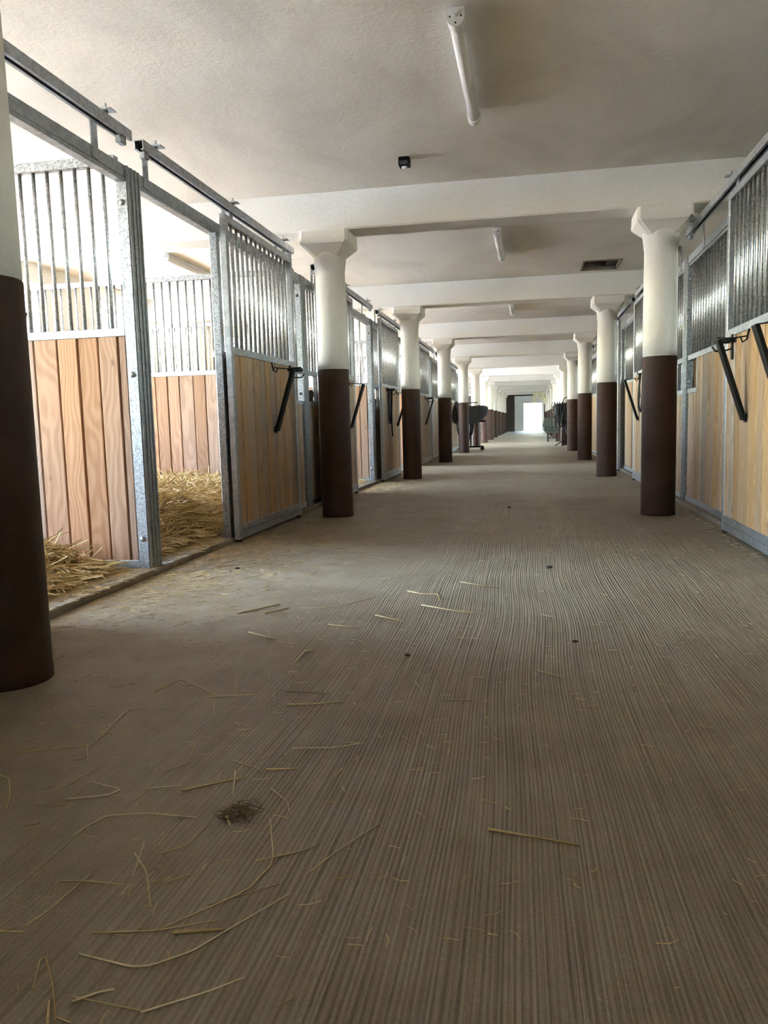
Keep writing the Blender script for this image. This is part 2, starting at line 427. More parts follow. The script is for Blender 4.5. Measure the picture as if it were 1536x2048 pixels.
mb = MB(); mb.box(HX1 - .16, HX1 - .02, HY0 + .02, HY1 - .02, ZC + .03, ZC + .05); mb.build('board', 'hole_dark', hs, bevel=.003)

# long walls with window openings; windows sit in the openings
wn = [0]
def window(x_in, sgn, yc, rich, HW):
    """sgn: +1 for the wall whose outside is towards +x"""
    wn[0] += 1
    xo = x_in + sgn * (WT - .12)
    e = struct(link('window_%d' % wn[0], None, None, (xo, yc, WIN_Z0)))
    y0, y1, z0, z1, t = yc - HW, yc + HW, WIN_Z0, WIN_Z1, .05
    mb = MB()
    mb.box(xo - .03, xo + .03, y0, y0 + t, z0, z1); mb.box(xo - .03, xo + .03, y1 - t, y1, z0, z1)
    mb.box(xo - .03, xo + .03, y0 + t, y1 - t, z0, z0 + t); mb.box(xo - .03, xo + .03, y0 + t, y1 - t, z1 - t, z1)
    mb.build('window_frame', 'window_paint', e)
    ys = [y0 + t, yc, y1 - t]; zs = [z0 + t, z0 + .57, z0 + 1.13, z1 - t]
    if rich:
        cbox('muntin', 'window_paint', e, xo - .018, xo + .018, yc - .018, yc + .018, z0 + t, z1 - t)
        for z in zs[1:3]: cbox('muntin', 'window_paint', e, xo - .015, xo + .015, y0 + t, y1 - t, z - .012, z + .012)
        for i in range(2):
            for j in range(3): cbox('pane', 'window_glass', e, xo - .002, xo + .002, ys[i], ys[i + 1], zs[j], zs[j + 1], 0)
    else:
        mb = MB(); mb.box(xo - .018, xo + .018, yc - .018, yc + .018, z0 + t, z1 - t)
        for z in zs[1:3]: mb.box(xo - .015, xo + .015, y0 + t, y1 - t, z - .012, z + .012)
        mb.build('muntins', 'window_paint', e)
        cbox('pane', 'window_glass', e, xo - .002, xo + .002, y0 + t, y1 - t, z0 + t, z1 - t, 0)
    mb = MB(); xi = x_in - sgn * .03
    mb.box(min(xi, xo), max(xi, xo), y0 - .03, y1 + .03, z0 - .03, z0 + .004); mb.build('window_sill', 'kerb_concrete', e, bevel=.006)
def portal(x, yc, zc, wy, hz, sgn):
    l = bpy.data.lights.new('sky_portal', 'AREA'); l.shape = 'RECTANGLE'; l.size = hz; l.size_y = wy; l.cycles.is_portal = True
    o = bpy.data.objects.new('sky_portal', l); COL.objects.link(o); o.location = (x, yc, zc)
    o.rotation_euler = (0, math.pi / 2 * sgn, 0)          # faces into the hall
for nm, x_in, sgn in (('wall_left', WL, -1), ('wall_right', WR, 1)):
    mb = MB(); xa, xb = sorted((x_in, x_in + sgn * WT)); cur = YA - .3; openings = []
    for k in BAYS:
        bc = bay_lo(k) + BAY / 2
        if k == GATE_BAY: openings.append((bc - 1.0, bc + 1.0, 0, 2.3))
        elif 4 < k < 10 or (k < 4 and sgn > 0): openings.append((bc - .5, bc + .5, WIN_Z0, WIN_Z1))  # unseen windows kept few and narrow here to hold the daylight down
        elif k < 4: openings += [(bc - WIN_OFF - WIN_HW, bc - WIN_OFF + WIN_HW, WIN_Z0, WIN_Z1), (bc + WIN_OFF - WIN_HW, bc + WIN_OFF + WIN_HW, WIN_Z0, WIN_Z1)]
    for (a, b, z0, z1) in openings:
        mb.box(xa, xb, cur, a, -.12, ZC + .1)
        if z0 > 0: mb.box(xa, xb, a, b, -.12, z0)
        mb.box(xa, xb, a, b, z1, ZC + .1)
        cur = b
        if z0 > 0:
            yc = (a + b) / 2
            window(x_in, sgn, yc, sgn < 0 and 1 < yc < 17, (b - a) / 2)
            if yc < 24: portal(x_in + sgn * (WT + .02), yc, (z0 + z1) / 2, b - a, z1 - z0, sgn)
        else:
            portal(x_in + sgn * (WT + .02), (a + b) / 2, (z0 + z1) / 2, b - a, z1 - z0, sgn)
    mb.box(xa, xb, cur, YE + 4.3, -.12, ZC + .1)
    struct(mb.build(nm, 'whitewash', None, (0, 0, 0)))
mb = MB(); mb.box(WL - WT, WR + WT, YA - .3, YA, -.12, ZC + .1); struct(mb.build('wall_front', 'whitewash', None, (0, YA, 0)))

# far end: wall with a wide brown-lined doorway, a white lobby behind it, and a door standing open to the daylight
ox0, ox1, oz = -1.66, 1.07, 2.62
mb = MB(); mb.box(WL, ox0, YE, YE + .3, 0, ZC + .1); mb.box(ox1, WR, YE, YE + .3, 0, ZC + .1); mb.box(ox0, ox1, YE, YE + .3, oz, ZC + .1)
struct(mb.build('wall_back', 'whitewash', None, (0, YE, 0)))
d1 = struct(link('door_1', None, None, (0, YE, 0)))
for i in range(4):
    cbox('board', 'brown_board', d1, ox0 + .14 * i, ox0 + .14 * i + .137, YE - .09, YE - .04, .02, 2.60, .006)
mb = MB(); mb.box(ox0, ox1, YE - .06, YE + .1, 2.43, oz); mb.build('head_rail', 'brown_board', d1)
mb = MB(); mb.box(.88, 1.07, YE - .06, YE + .2, 0, 2.43); mb.build('jamb', 'brown_board', d1)
Y3 = YE + 3.6; dx0, dx1, dz = -.52, .80, 2.0
mb = MB(); mb.box(-2.6, dx0, Y3, Y3 + .3, 0, 2.9); mb.box(dx1, 2.4, Y3, Y3 + .3, 0, 2.9); mb.box(dx0, dx1, Y3, Y3 + .3, dz, 2.9)
mb.box(-2.8, -2.6, YE + .3, Y3 + .3, 0, 2.9); mb.box(2.4, 2.6, YE + .3, Y3 + .3, 0, 2.9); mb.box(-2.8, 2.6, YE + .3, Y3 + .3, 2.75, 2.95)
struct(mb.build('wall_lobby', 'whitewash', None, (0, Y3, 0)))
d2 = struct(link('door_2', None, None, (dx0, Y3, 0)))
mb = MB()
mb.box(dx0 - .09, dx0, Y3 - .05, Y3, 0, dz + .09); mb.box(dx1, dx1 + .09, Y3 - .05, Y3, 0, dz + .09); mb.box(dx0, dx1, Y3 - .05, Y3, dz, dz + .09)
mb.build('door_frame', 'window_paint', d2)
mb = MB(); mb.box(dx0 - .05, dx0, Y3 + .3, Y3 + 1.5, .02, dz); mb.build('door_panel', 'window_paint', d2)
portal((dx0 + dx1) / 2, 0, dz / 2, 1, 1, 1); pl = COL.objects[-1]
pl.location = ((dx0 + dx1) / 2, Y3 + .32, dz / 2); pl.rotation_euler = (-math.pi / 2, 0, 0); pl.data.size = dx1 - dx0; pl.data.size_y = dz

# bundled pale sheet over the corner of the far doorway
def sheet():
    mb = MB(); nu, nv = 22, 14
    for j in range(nv + 1):
        v = j / nv
        for i in range(nu + 1):
            u = i / nu
            x = .12 + .92 * u + .05 * math.sin(9 * v + 2 * u)
            drop = .95 * (1 - .55 * math.sin(math.pi * min(1, u * 1.15)) ** 1.4) if u < .87 else .95 * (.45 + .9 * (u - .87))
            z = 2.66 - v * drop - .03 * math.sin(14 * u)
            y = 50.95 - .05 * math.sin(17 * u + 3 * v) - .03 * math.sin(11 * v)
            mb.v.append((x, y, z))
    n = nu + 1
    for j in range(nv):
        for i in range(nu): mb.f.append((j * n + i, (j + 1) * n + i, (j + 1) * n + i + 1, j * n + i + 1)); mb.sm.append(True)
    o = mb.build('hanging_sheet', 'pale_cloth'); tag(o, 'pale yellowish sheet hung in folds across the top corner of the far doorway', 'sheet')
    md = o.modifiers.new('thickness', 'SOLIDIFY'); md.thickness = .006
sheet()

# ================================================================== COLUMNS
def ordinal(i): return ['first', 'second', 'third', 'fourth', 'fifth', 'sixth', 'seventh', 'eighth', 'ninth', 'tenth', 'eleventh', 'twelfth'][i]
def make_column(x, y, label, group):
    c = empty('round_column', (x, y, 0), label, 'column', group, 'thing')
    def part(nm, key, build, m):
        if key not in CACHE:
            o = build().build(nm, m, None, (0, 0, 0)); CACHE[key] = o.data; bpy.data.objects.remove(o)
        link(nm, CACHE[key], c, (x, y, 0))
    def shaft():
        b = MB(); b.lathe((0, 0, 0), [(.1315, 1.25), (.1315, 1.6), (.129, 1.95), (.127, 2.10), (.132, 2.125), (.134, 2.15), (.140, 2.20), (.150, 2.27)], 36); return b
    def base():
        b = MB(); b.lathe((0, 0, 0), [(.1365, 0), (.1365, .02), (.135, .05), (.134, 1.268), (.1315, 1.2755)], 36); return b
    def cap():
        b = MB(); rings = []
        for h, c8, z in ((.115, .030, 2.213), (.205, .030, 2.303), (.207, .022, 2.32), (.205, .020, ZB - .008)):
            rings.append([(sx * (h if a else h - c8), sy * (h - c8 if a else h), z) for sx, sy, a in
                          ((1, -1, 1), (1, 1, 1), (1, 1, 0), (-1, 1, 0), (-1, 1, 1), (-1, -1, 1), (-1, -1, 0), (1, -1, 0))])
        for r in rings: b.v += r
        for i in range(3):
            for k in range(8): b.f.append((i * 8 + k, i * 8 + (k + 1) % 8, (i + 1) * 8 + (k + 1) % 8, (i + 1) * 8 + k)); b.sm.append(False)
        b.f.append(tuple(reversed(range(8)))); b.sm.append(False); b.f.append(tuple(range(24, 32))); b.sm.append(False)
        return b
    part('shaft', 'col_shaft', shaft, 'whitewash'); part('painted_base', 'col_base', base, 'brown_paint'); part('capital', 'col_cap', cap, 'whitewash')
    return c
for side, x in ((-1, XCL), (1, XCR)):
    row = 'row beside the open straw stalls' if side < 0 else 'row opposite the open straw stalls'
    for i in range(-3, 11):
        y = bay_lo(i)
        if y < -1: lab = None
        if side < 0 and i == -1: lab = 'dark foot of the big round column cut off by the left picture edge'
        elif i >= 0: lab = '%s white column with brown foot, %s of the %s' % ('near' if i == 0 else 'receding' if i < 5 else 'distant', ordinal(i + (1 if side < 0 else 0)), row)
        elif side < 0 or i < -1: continue
        else: continue
        make_column(x, y, lab, 'round columns in two rows along the aisle')

# ================================================================== STALLS
TOPZ, MIDZ = 2.19, 1.33
def bars(parent, x, a, b, z0, z1, single, pitch=.1, axis='y', inset=True):
    n = max(1, int(round((b - a) / pitch)) - (1 if inset else 0)); st = (b - a) / (n + 1); mb = MB()
    for i in range(n):
        q = a + st * (i + 1)
        px, py = (x, q) if axis == 'y' else (q, x)
        if single: cbar('bar', 'galvanised_bar', parent, px, py, z0, z1)
        else: mb.tube([(px, py, z0), (px, py, z1)], .0105, 6)
    if not single: tag(mb.build('bars', 'galvanised_bar', parent), kind='stuff')
def planks(parent, axis, material, a, b, c0, c1, zf, single, seed):
    """boards from a to b; zf(mid) -> (z0, z1)"""
    rr = random.Random(seed); q = a; mb = MB(); W = (.118, .13, .145, .124)
    while q < b - .004:
        wd = rr.choice(W)
        if b - (q + wd) < .05: wd = b - q
        z0, z1 = zf(q + wd / 2)
        off = rr.choice((-.002, 0, .002)) if single else 0
        if single: cplank(parent, axis, material, q, q + wd, c0 + off, c1 + off, z0, z1)
        elif axis == 'y': mb.box(c0, c1, q + .001, q + wd - .001, z0, z1)
        else: mb.box(q + .001, q + wd - .001, c0, c1, z0, z1)
        q += wd
    if not single: tag(mb.build('planks', material, parent), kind='stuff')
def bolt(parent, x, y, z, axis):
    k = ('bolt', axis)
    if k not in CACHE:
        mb = MB(); mb.lathe((0, 0, 0), [(.017, 0), (.017, .003), (.0145, .004), (.013, .009), (.008, .0125), (.002, .0135)], 12)
        o = mb.build('bolt', 'galvanised', None, (0, 0, 0)); CACHE[k] = o.data; bpy.data.objects.remove(o)
    link('bolt', CACHE[k], parent, (x, y, z), {'-y': (math.pi / 2, 0, 0), '+x': (0, math.pi / 2, 0), '-x': (0, -math.pi / 2, 0)}[axis])
def hole(parent, x, y, z):
    if 'hole' not in CACHE:
        mb = MB(); mb.lathe((0, 0, 0), [(.015, 0), (.015, .0015)], 12)
        o = mb.build('bolt_hole', 'rubber', None, (0, 0, 0)); CACHE['hole'] = o.data; bpy.data.objects.remove(o)
    link('bolt_hole', CACHE['hole'], parent, (x, y, z), (math.pi / 2, 0, 0))

def partition_post(parent, side, y, bolts):
    """the square post at the head of a stall divider, with a channelled aisle face"""
    s = -side; x = XF[side]; xa, xb = sorted((x - s * .025, x + s * .035))
    cbox('post', 'galvanised', parent, xa, xb, y - .041, y + .095, 0.034, 2.19, .003)
    cbox('post_flange', 'galvanised_mottled', parent, xa, xb, y - .047, y - .041, .036, 2.17, .0015)
    xs = xb if s > 0 else xa
    for dy in (-.034, .010, .050, .088):
        cbox('post_rib', 'galvanised', parent, min(xs, xs + s * .006), max(xs, xs + s * .006), y + dy - .006, y + dy + .006, .036, 2.188, .001)
    for z in (.2, 1.1, 2.0):
        if bolts: bolt(parent, x + s * .004, y - .047, z, '-y')
        else: hole(parent, x + s * .004, y - .0475, z)

def stall_front(side, y0, y1, opening, hatch_at, rail, label, group, rich=True, last=False, bolts=True):
    s = -side; x = XF[side]
    f = empty('stall_screen', (x, y0, 0.034), label, 'stall front', group, 'thing')
    partition_post(f, side, y0, bolts)
    if last: partition_post(f, side, y1, bolts)
    a, b = y0 + .095, y1 - .048; o0, o1 = opening
    cbox('top_beam', 'galvanised', f, x - .03, x + .03, a, b, 2.125, 2.19, .003)
    cbox('beam_lip', 'galvanised', f, x - .022, x + .03, a, b, 2.105, 2.125, .002)
    segs = []
    for p, q, at_start in ((a, o0, True), (o1, b, False)):
        if q - p < .1: continue
        if o1 - o0 < .1: segs.append((p, q, at_start)); continue
        if at_start: cbox('jamb_post', 'galvanised_mottled', f, min(x + s * .010, x + s * .062), max(x + s * .010, x + s * .062), q - .05, q, .034, 2.105, .003); q -= .05
        else: cbox('jamb_post', 'galvanised_mottled', f, min(x + s * .010, x + s * .062), max(x + s * .010, x + s * .062), p, p + .05, .034, 2.105, .003); p += .05
        segs.append((p, q, at_start))
    for p, q, at_start in segs:
        cbox('middle_rail', 'galvanised', f, x - .022, x + .022, p, q, MIDZ - .045, MIDZ, .002)
        cbox('sill_rail', 'galvanised', f, x - .025, x + .025, p, q, .034, .085, .002)
        bars(f, x, p, q, MIDZ, 2.105, rich, .1)
        hz = None
        if hatch_at == 'start' and at_start: hz = (p, min(q, p + .38))
        if hatch_at == 'end' and not at_start: hz = (max(p, q - .38), q)
        def zf(m): return (.085, .995) if hz and hz[0] < m < hz[1] else (.085, MIDZ - .045)
        if hz:
            cbox('hatch_rail', 'galvanised', f, x - .022, x + .022, hz[0], hz[1], .995, 1.035, .002)
            e = hz[1] if at_start else hz[0]
            cbox('hatch_post', 'galvanised', f, x - .02, x + .02, e - .0125, e + .0125, 1.035, MIDZ - .045, .002)
            lo, hi = ((hz[0], hz[1]), (hz[1], q)) if at_start else ((hz[0], hz[1]), (p, hz[0]))
            planks(f, 'y', 'pine', lo[0], lo[1], x - .016, x + .016, zf, rich, int(y0 * 31) + 7 * side)
            if hi[1] - hi[0] > .03: planks(f, 'y', 'pine', hi[0], hi[1], x - .016, x + .016, zf, rich, int(y0 * 37) + 9 * side)
        else:
            planks(f, 'y', 'pine', p, q, x - .016, x + .016, zf, rich, int(y0 * 41) + 11 * side)
    # overhead track with its hangers
    if rail:
        r0, r1 = rail; xr = x + s * .105; z0, z1 = 2.268, 2.318
        mb = MB()
        mb.box(xr - .026, xr + .026, r0, r1, z1 - .005, z1); mb.box(xr - .026, xr - .021, r0, r1, z0, z1 - .005); mb.box(xr + .021, xr + .026, r0, r1, z0, z1 - .005)
        mb.box(xr - .021, xr - .010, r0, r1, z0, z0 + .004); mb.box(xr + .010, xr + .021, r0, r1, z0, z0 + .004)
        tr = mb.build('track', 'galvanised', f)
        mb = MB(); e = r1 - .04 if o1 > (r0 + r1) / 2 and o0 < r0 else r1 - .04
        mb.box(xr - .016, xr + .016, e - .06, e, z0 - .035, z0 + .002); mb.build('stop_block', 'galvanised', tr, bevel=.004)
        mb = MB(); mb.box(xr - .016, xr + .016, r0 + .03, r0 + .08, z0 - .035, z0 + .002); mb.build('stop_block', 'galvanised', tr, bevel=.004)
        for yy in (r0 + .20, (r0 + r1) / 2, r1 - .20):
            h = MB()
            h.box(min(x + s * .03, x + s * .036), max(x + s * .03, x + s * .036), yy - .03, yy + .03, 2.13, 2.342)
            xa, xb = sorted((x + s * .03, xr + s * .04)); h.box(xa, xb, yy - .03, yy + .03, 2.342, 2.348)
            ho = h.build('hanger', 'galvanised', tr)
            nb = MB(); nb.lathe((xr, yy, 2.348), [(.017, 0), (.017, .011), (.006, .011), (.006, .03)], 6, False); nb.lathe((xr, yy, 2.318), [(.010, 0), (.010, .024)], 8)
            nb.build('clamp_bolt', 'galvanised', tr)
    return f

def saddle_rack(parent, side, y, w=.064):
    """black folding arm that leans out from the gate, held by a thin stay"""
    s = -side; xf = XF[side] + s * .127
    e = link('saddle_rack', None, parent, (xf, y, .74))
    mb = MB(); mb.bar((xf + s * .012, y, .765), (xf + s * .165, y, 1.245), w, .026, (0, 0, 1)); mb.build('rack_arm', 'black_paint', e, bevel=.003)
    mb = MB(); mb.bar((xf + s * .003, y, .75), (xf + s * .003, y, .80), .05, .006, (1, 0, 0)); mb.build('hinge_plate', 'black_paint', e)
    mb = MB(); mb.tube([(xf, y - .02, 1.262), (xf + s * .08, y - .012, 1.252), (xf + s * .155, y, 1.246)], .0045, 6); mb.build('stay', 'black_paint', e)
    mb = MB(); mb.tube([(xf, y - .03, 1.30), (xf + s * .012, y - .03, 1.24), (xf + s * .035, y - .025, 1.225), (xf + s * .045, y - .02, 1.255)], .006, 6); mb.build('hook', 'black_paint', e)
def bridle_bracket(parent, side, y):
    """black half-round bridle holder with a hook under it"""
    s = -side; xf = XF[side] + s * .127
    e = link('bridle_bracket', None, parent, (xf, y, 1.2))
    mb = MB(); pts = []
    pts = [(xf, y - .065, 1.27)] + [(xf + s * (.03 + .075 * math.sin(t)), y - .065 * math.cos(t), 1.27) for t in [i * math.pi / 10 for i in range(11)]] + [(xf, y + .065, 1.27)]
    for a, b in zip(pts, pts[1:]): mb.bar(a, b, .012, .024)
    mb.build('band', 'black_paint', e)
    mb = MB(); mb.tube([(xf + s * .002, y, 1.285), (xf + s * .10, y, 1.29)], .005, 6)
    mb.tube([(xf + s * .002, y, 1.22), (xf + s * .05, y, 1.205), (xf + s * .10, y, 1.205), (xf + s * .125, y, 1.235)], .006, 6)
    mb.build('hook', 'black_paint', e)
    mb = MB(); mb.box(min(xf, xf + s * .006), max(xf, xf + s * .006), y - .018, y + .018, 1.15, 1.31); mb.build('back_plate', 'black_paint', e)

def gate(side, y0, y1, label, group, racks=(), brackets=(), rich=True):
    s = -side; x = XF[side] + s * .105
    g = empty('stall_gate', (x, (y0 + y1) / 2, .02), label, 'gate', group, 'thing')
    for a, b in ((y0, y0 + .05), (y1 - .05, y1)): cbox('stile', 'galvanised', g, x - .021, x + .021, a, b, .02, 2.225, .003)
    p, q = y0 + .05, y1 - .05
    cbox('top_rail', 'galvanised', g, x - .021, x + .021, p, q, 2.175, 2.225, .003)
    cbox('middle_rail', 'galvanised', g, x - .021, x + .021, p, q, 1.30, 1.35, .003)
    cbox('bottom_rail', 'galvanised', g, x - .021, x + .021, p, q, .075, .125, .003)
    cbox('kick_rail', 'galvanised', g, x - .019, x + .019, p, q, .022, .072, .003)
    bars(g, x, p, q, 1.35, 2.175, rich, .1)
    planks(g, 'y', 'pine', p, q, x - .016, x + .016, lambda m: (.125, 1.30), rich, int(y0 * 53) + side)
    for yy in (y0 + .16, y1 - .16):
        mb = MB(); mb.box(x - .004, x + .004, yy - .03, yy + .03, 2.225, 2.285); mb.build('trolley_plate', 'galvanised', g)
    for yy in (y0 + .03, y1 - .03):
        mb = MB(); mb.box(x - .017, x + .017, yy - .02, yy + .02, .0, .02); mb.build('floor_guide', 'rubber', g)
    for yy in racks: saddle_rack(g, side, yy)
    for yy in brackets: bridle_bracket(g, side, yy)
    return g

def divider(side, y, label, group, rich=True):
    s = -side; x0, x1 = (WL, XF[-1] - .04) if side < 0 else (XF[1] + .04, WR)
    d = empty('stall_divider', ((x0 + x1) / 2, y, .03), label, 'stall divider', group, 'thing')
    cbox('top_rail', 'galvanised_mottled', d, x0, x1, y - .022, y + .022, 2.205, 2.255, .003)
    cbox('middle_rail', 'galvanised', d, x0, x1, y - .022, y + .022, 1.31, 1.355, .003)
    cbox('bottom_rail', 'galvanised', d, x0, x1, y - .022, y + .022, .03, .075, .003)
    bars(d, y, x0, x1, 1.355, 2.205, rich, .0835, 'x')
    planks(d, 'x', 'larch', x0, x1, y - .017, y + .017, lambda m: (.075, 1.31), rich, int(y * 17) + side + 100)
    return d

GF = 'galvanised stall fronts along the aisle'; GG = 'sliding stall gates along the aisle'; GD = 'dividers between the stalls'
# --- the side with the open stalls
PL = [-5.63, -2.43, .78, 4.01, 7.18, 10.40, 13.60, 16.80, 20.0, 23.2]
stall_front(-1, PL[0], PL[1], (PL[1] - .045,) * 2, 'start', None, 'stall front behind the viewpoint, first on the straw side', GF, False)
stall_front(-1, PL[1], PL[2], (PL[2] - .045,) * 2, 'start', None, 'stall front beside the viewpoint on the straw side', GF, False)
stall_front(-1, PL[2], PL[3], (2.88, 3.965), 'start', (1.2, 3.87), 'front of the near open stall, galvanised post cut off by the left picture edge', GF, True)
stall_front(-1, PL[3], PL[4], (4.105, 5.10), 'end', (3.99, 6.66), 'galvanised stall front whose open doorway shows the deep straw heap', GF, True)
stall_front(-1, PL[4], PL[5], (9.0, 10.355), 'start', (7.35, 10.07), 'galvanised stall front behind the second column, doorway open at its far side', GF, True, bolts=False)
stall_front(-1, PL[5], PL[6], (12.1, 13.555), 'start', (10.50, 13.3), 'galvanised stall front with feed opening just before the third column', GF, True)
stall_front(-1, PL[6], PL[7], (13.645, 14.75), 'end', (14.3, 16.6), 'stall front between the third and fourth columns, straw side', GF, False, bolts=False)
stall_front(-1, PL[7], PL[8], (18.4, 19.955), 'start', (17.2, 19.8), 'stall front hidden behind the fourth column, straw side', GF, False)
stall_front(-1, PL[8], PL[9], (20.045, 21.0), 'end', (20.1, 22.9), 'last stall front before the cross passage, straw side', GF, False, True)
gate(-1, 1.36, 2.84, 'sliding gate of the near stall, its saddle rack peeping out behind the big dark column', GG, (2.62,), ())
gate(-1, 5.11, 6.60, 'sliding gate slid open beside the straw heap, with slanting black saddle rack', GG, (5.98,), (6.42,))
gate(-1, 7.44, 8.93, 'sliding gate half hidden behind the second column, rack just past the column', GG, (8.62,), ())
gate(-1, 10.60, 12.05, 'sliding gate with a dark strap hanging on it, before the third column', GG, (11.75,), (11.0,))
gate(-1, 14.36, 15.85, 'sliding gate with saddle rack between the third and fourth columns', GG, (15.0,), (15.45,), False)
gate(-1, 20.1, 21.6, 'farthest sliding gate on the straw side, black tack in front', GG, (), (), False)
for i, (y, lab, rich) in enumerate(((PL[3], 'tall larch board divider of the near stall with thick galvanised bars above', True),
                                    (PL[4], 'larch board divider behind the straw heap, seen through the open doorway', True),
                                    (PL[5], 'narrow strip of board divider seen past the second column', True),
                                    (PL[2], 'divider of the stall beside the viewpoint', False), (PL[1], 'divider of the stall behind the viewpoint', False),
                                    (PL[6], 'divider seen through the bars before the third column', False), (PL[7], 'divider beyond the third column', False),
                                    (PL[8], 'divider beyond the fourth column', False), (PL[9], 'last divider before the cross passage, straw side', False))):
    divider(-1, y, lab, GD, rich)
# --- the side with the closed gates
PR = [-5.32, -2.1, 1.09, 4.30, 7.50, 10.70, 13.9, 17.1, 20.3, 23.5]
stall_front(1, PR[0], PR[1], (PR[1] - .045,) * 2, 'start', None, 'stall front behind the viewpoint, closed-gate side', GF, False)
stall_front(1, PR[1], PR[2], (PR[2] - .045,) * 2, 'start', None, 'stall front beside the viewpoint, closed-gate side', GF, False)
stall_front(1, PR[2], PR[3], (PR[3] - .045,) * 2, 'start', (1.4, 4.1), 'stall front at the right picture edge, closed-gate side', GF, False)
stall_front(1, PR[3], PR[4], (4.345, 5.48), 'end', (4.25, 7.02), 'galvanised front of bars and pine boards beside the near right column', GF, True, bolts=False)
stall_front(1, PR[4], PR[5], (9.3, 10.655), 'start', (7.6, 10.28), 'stall front behind the near right column, feed opening by its post', GF, True)
stall_front(1, PR[5], PR[6], (12.4, 13.855), 'start', (10.62, 13.4), 'stall front with dull bars between the near and the next right columns', GF, True)
stall_front(1, PR[6], PR[7], (13.945, 15.0), 'end', (14.0, 16.6), 'stall front behind the second right column', GF, False)
stall_front(1, PR[7], PR[8], (19.0, 20.255), 'start', (17.2, 20.0), 'stall front behind the third right column', GF, False)
stall_front(1, PR[8], PR[9], (20.345, 21.4), 'end', (20.4, 23.0), 'last stall front before the cross passage, closed-gate side', GF, False, True)
gate(1, 4.14, 5.62, 'closed sliding gate at the right picture edge with black saddle racks', GG, (4.27, 5.06), (5.42,))
gate(1, 8.93, 10.42, 'closed sliding gate seen between the right columns, with rack and looped strap', GG, (9.86,), ())
gate(1, 12.22, 13.7, 'grey sliding gate edge seen just past the second right column', GG, (), ())
gate(1, 14.0, 15.4, 'closed sliding gate behind the second right column', GG, (), (), False)
gate(1, 18.7, 20.2, 'closed sliding gate behind the third right column', GG, (), (), False)
for i, y in enumerate(PR[1:]):
    divider(1, y, 'board divider %s behind the bars of the closed-gate side' % ordinal(i), GD, False)

# ================================================================== CEILING FITTINGS
def lamp(x, y0, y1, label, feed=True):
    l = empty('ceiling_lamp', (x, (y0 + y1) / 2, ZC), label, 'lamp', 'unlit tube lamps on the ceiling')
    mb = MB(); mb.box(x - .034, x + .034, y0 + .03, y1 - .03, ZC - .045, ZC - .012); mb.build('housing', 'lamp_plastic', l, bevel=.006)
    mb = MB(); n = 14; b0 = []
    for yy in (y0 + .05, y1 - .05):
        for k in range(n + 1):
            a = math.pi * k / n; mb.v.append((x + .036 * math.cos(a), yy, ZC - .045 - .045 * math.sin(a)))
    for k in range(n): mb.f.append((k, k + 1, n + 2 + k, n + 1 + k)); mb.sm.append(True)
    mb.f.append(tuple(range(n, -1, -1))); mb.sm.append(False); mb.f.append(tuple(range(n + 1, 2 * n + 2))); mb.sm.append(False)
    mb.f.append((0, n + 1, 2 * n + 1, n)); mb.sm.append(False)
    mb.build('diffuser', 'lamp_diffuser', l)
    for yy, d in ((y0, 1), (y1 - .06, -1)):
        mb = MB(); n = 18; yA, yB = yy, yy + .06
        prof = [(.042 * math.cos(math.pi * k / n), -.045 - .050 * math.sin(math.pi * k / n)) for k in range(n + 1)] + [(-.042, -.010), (.042, -.010)]
        for q in (yA, yB): mb.v += [(x + px, q, ZC + pz) for px, pz in prof]
        m = len(prof)
        for k in range(m): mb.f.append((k, (k + 1) % m, m + (k + 1) % m, m + k)); mb.sm.append(False)
        mb.f.append(tuple(reversed(range(m)))); mb.sm.append(False); mb.f.append(tuple(range(m, 2 * m))); mb.sm.append(False)
        ec = mb.build('end_cap', 'lamp_plastic', l, bevel=0)
        if d > 0:
            mb = MB(); mb.tube([(x, yA + .001, ZC - .038), (x, yA - .028, ZC - .038)], .015, 12); mb.build('cable_gland', 'lamp_plastic', ec)
            mb = MB()
            for dx, dz in ((-.026, -.05), (.026, -.05), (0, -.078)): mb.tube([(x + dx, yA + .001, ZC + dz), (x + dx, yA - .002, ZC + dz)], .0045, 8)
            tag(mb.build('screws', 'rubber', ec), kind='stuff')
    for yy in (y0 + .25, y1 - .25):
        mb = MB(); mb.box(x - .02, x + .02, yy - .015, yy + .015, ZC - .013, ZC); mb.build('spacer', 'lamp_plastic', l)
lamp(-.335, 3.86, 5.12, 'large unlit tube lamp on the ceiling above the near aisle')
lamp(-.325, 8.12, 9.45, 'unlit tube lamp on the ceiling between the near columns')
lamp(-.31, 12.95, 14.2, 'small white tube lamp on the ceiling beyond the third columns')
lamp(-.31, 21.9, 23.15, 'tiny distant tube lamp showing under a far beam')
lamp(-3.92, 8.2, 9.5, 'tube lamp on the stall ceiling, seen through the open doorway')

s = empty('motion_sensor', (-.897, 5.875, ZC), 'small black box sensor on the bare ceiling, beneath the lamp end', 'sensor')
mb = MB(); mb.box(-.938, -.856, 5.835, 5.915, ZC - .062, ZC); mb.build('housing', 'black_paint', s, bevel=.006)
mb = MB(); mb.box(-.925, -.869, 5.829, 5.8375, ZC - .055, ZC - .030); mb.build('label_plate', 'grey_canvas', s, bevel=.001)
mb = MB(); mb.lathe((-.897, 5.875, ZC - .078), [(.004, 0), (.018, .004), (.024, .017)], 12); mb.build('lens', 'lamp_diffuser', s)

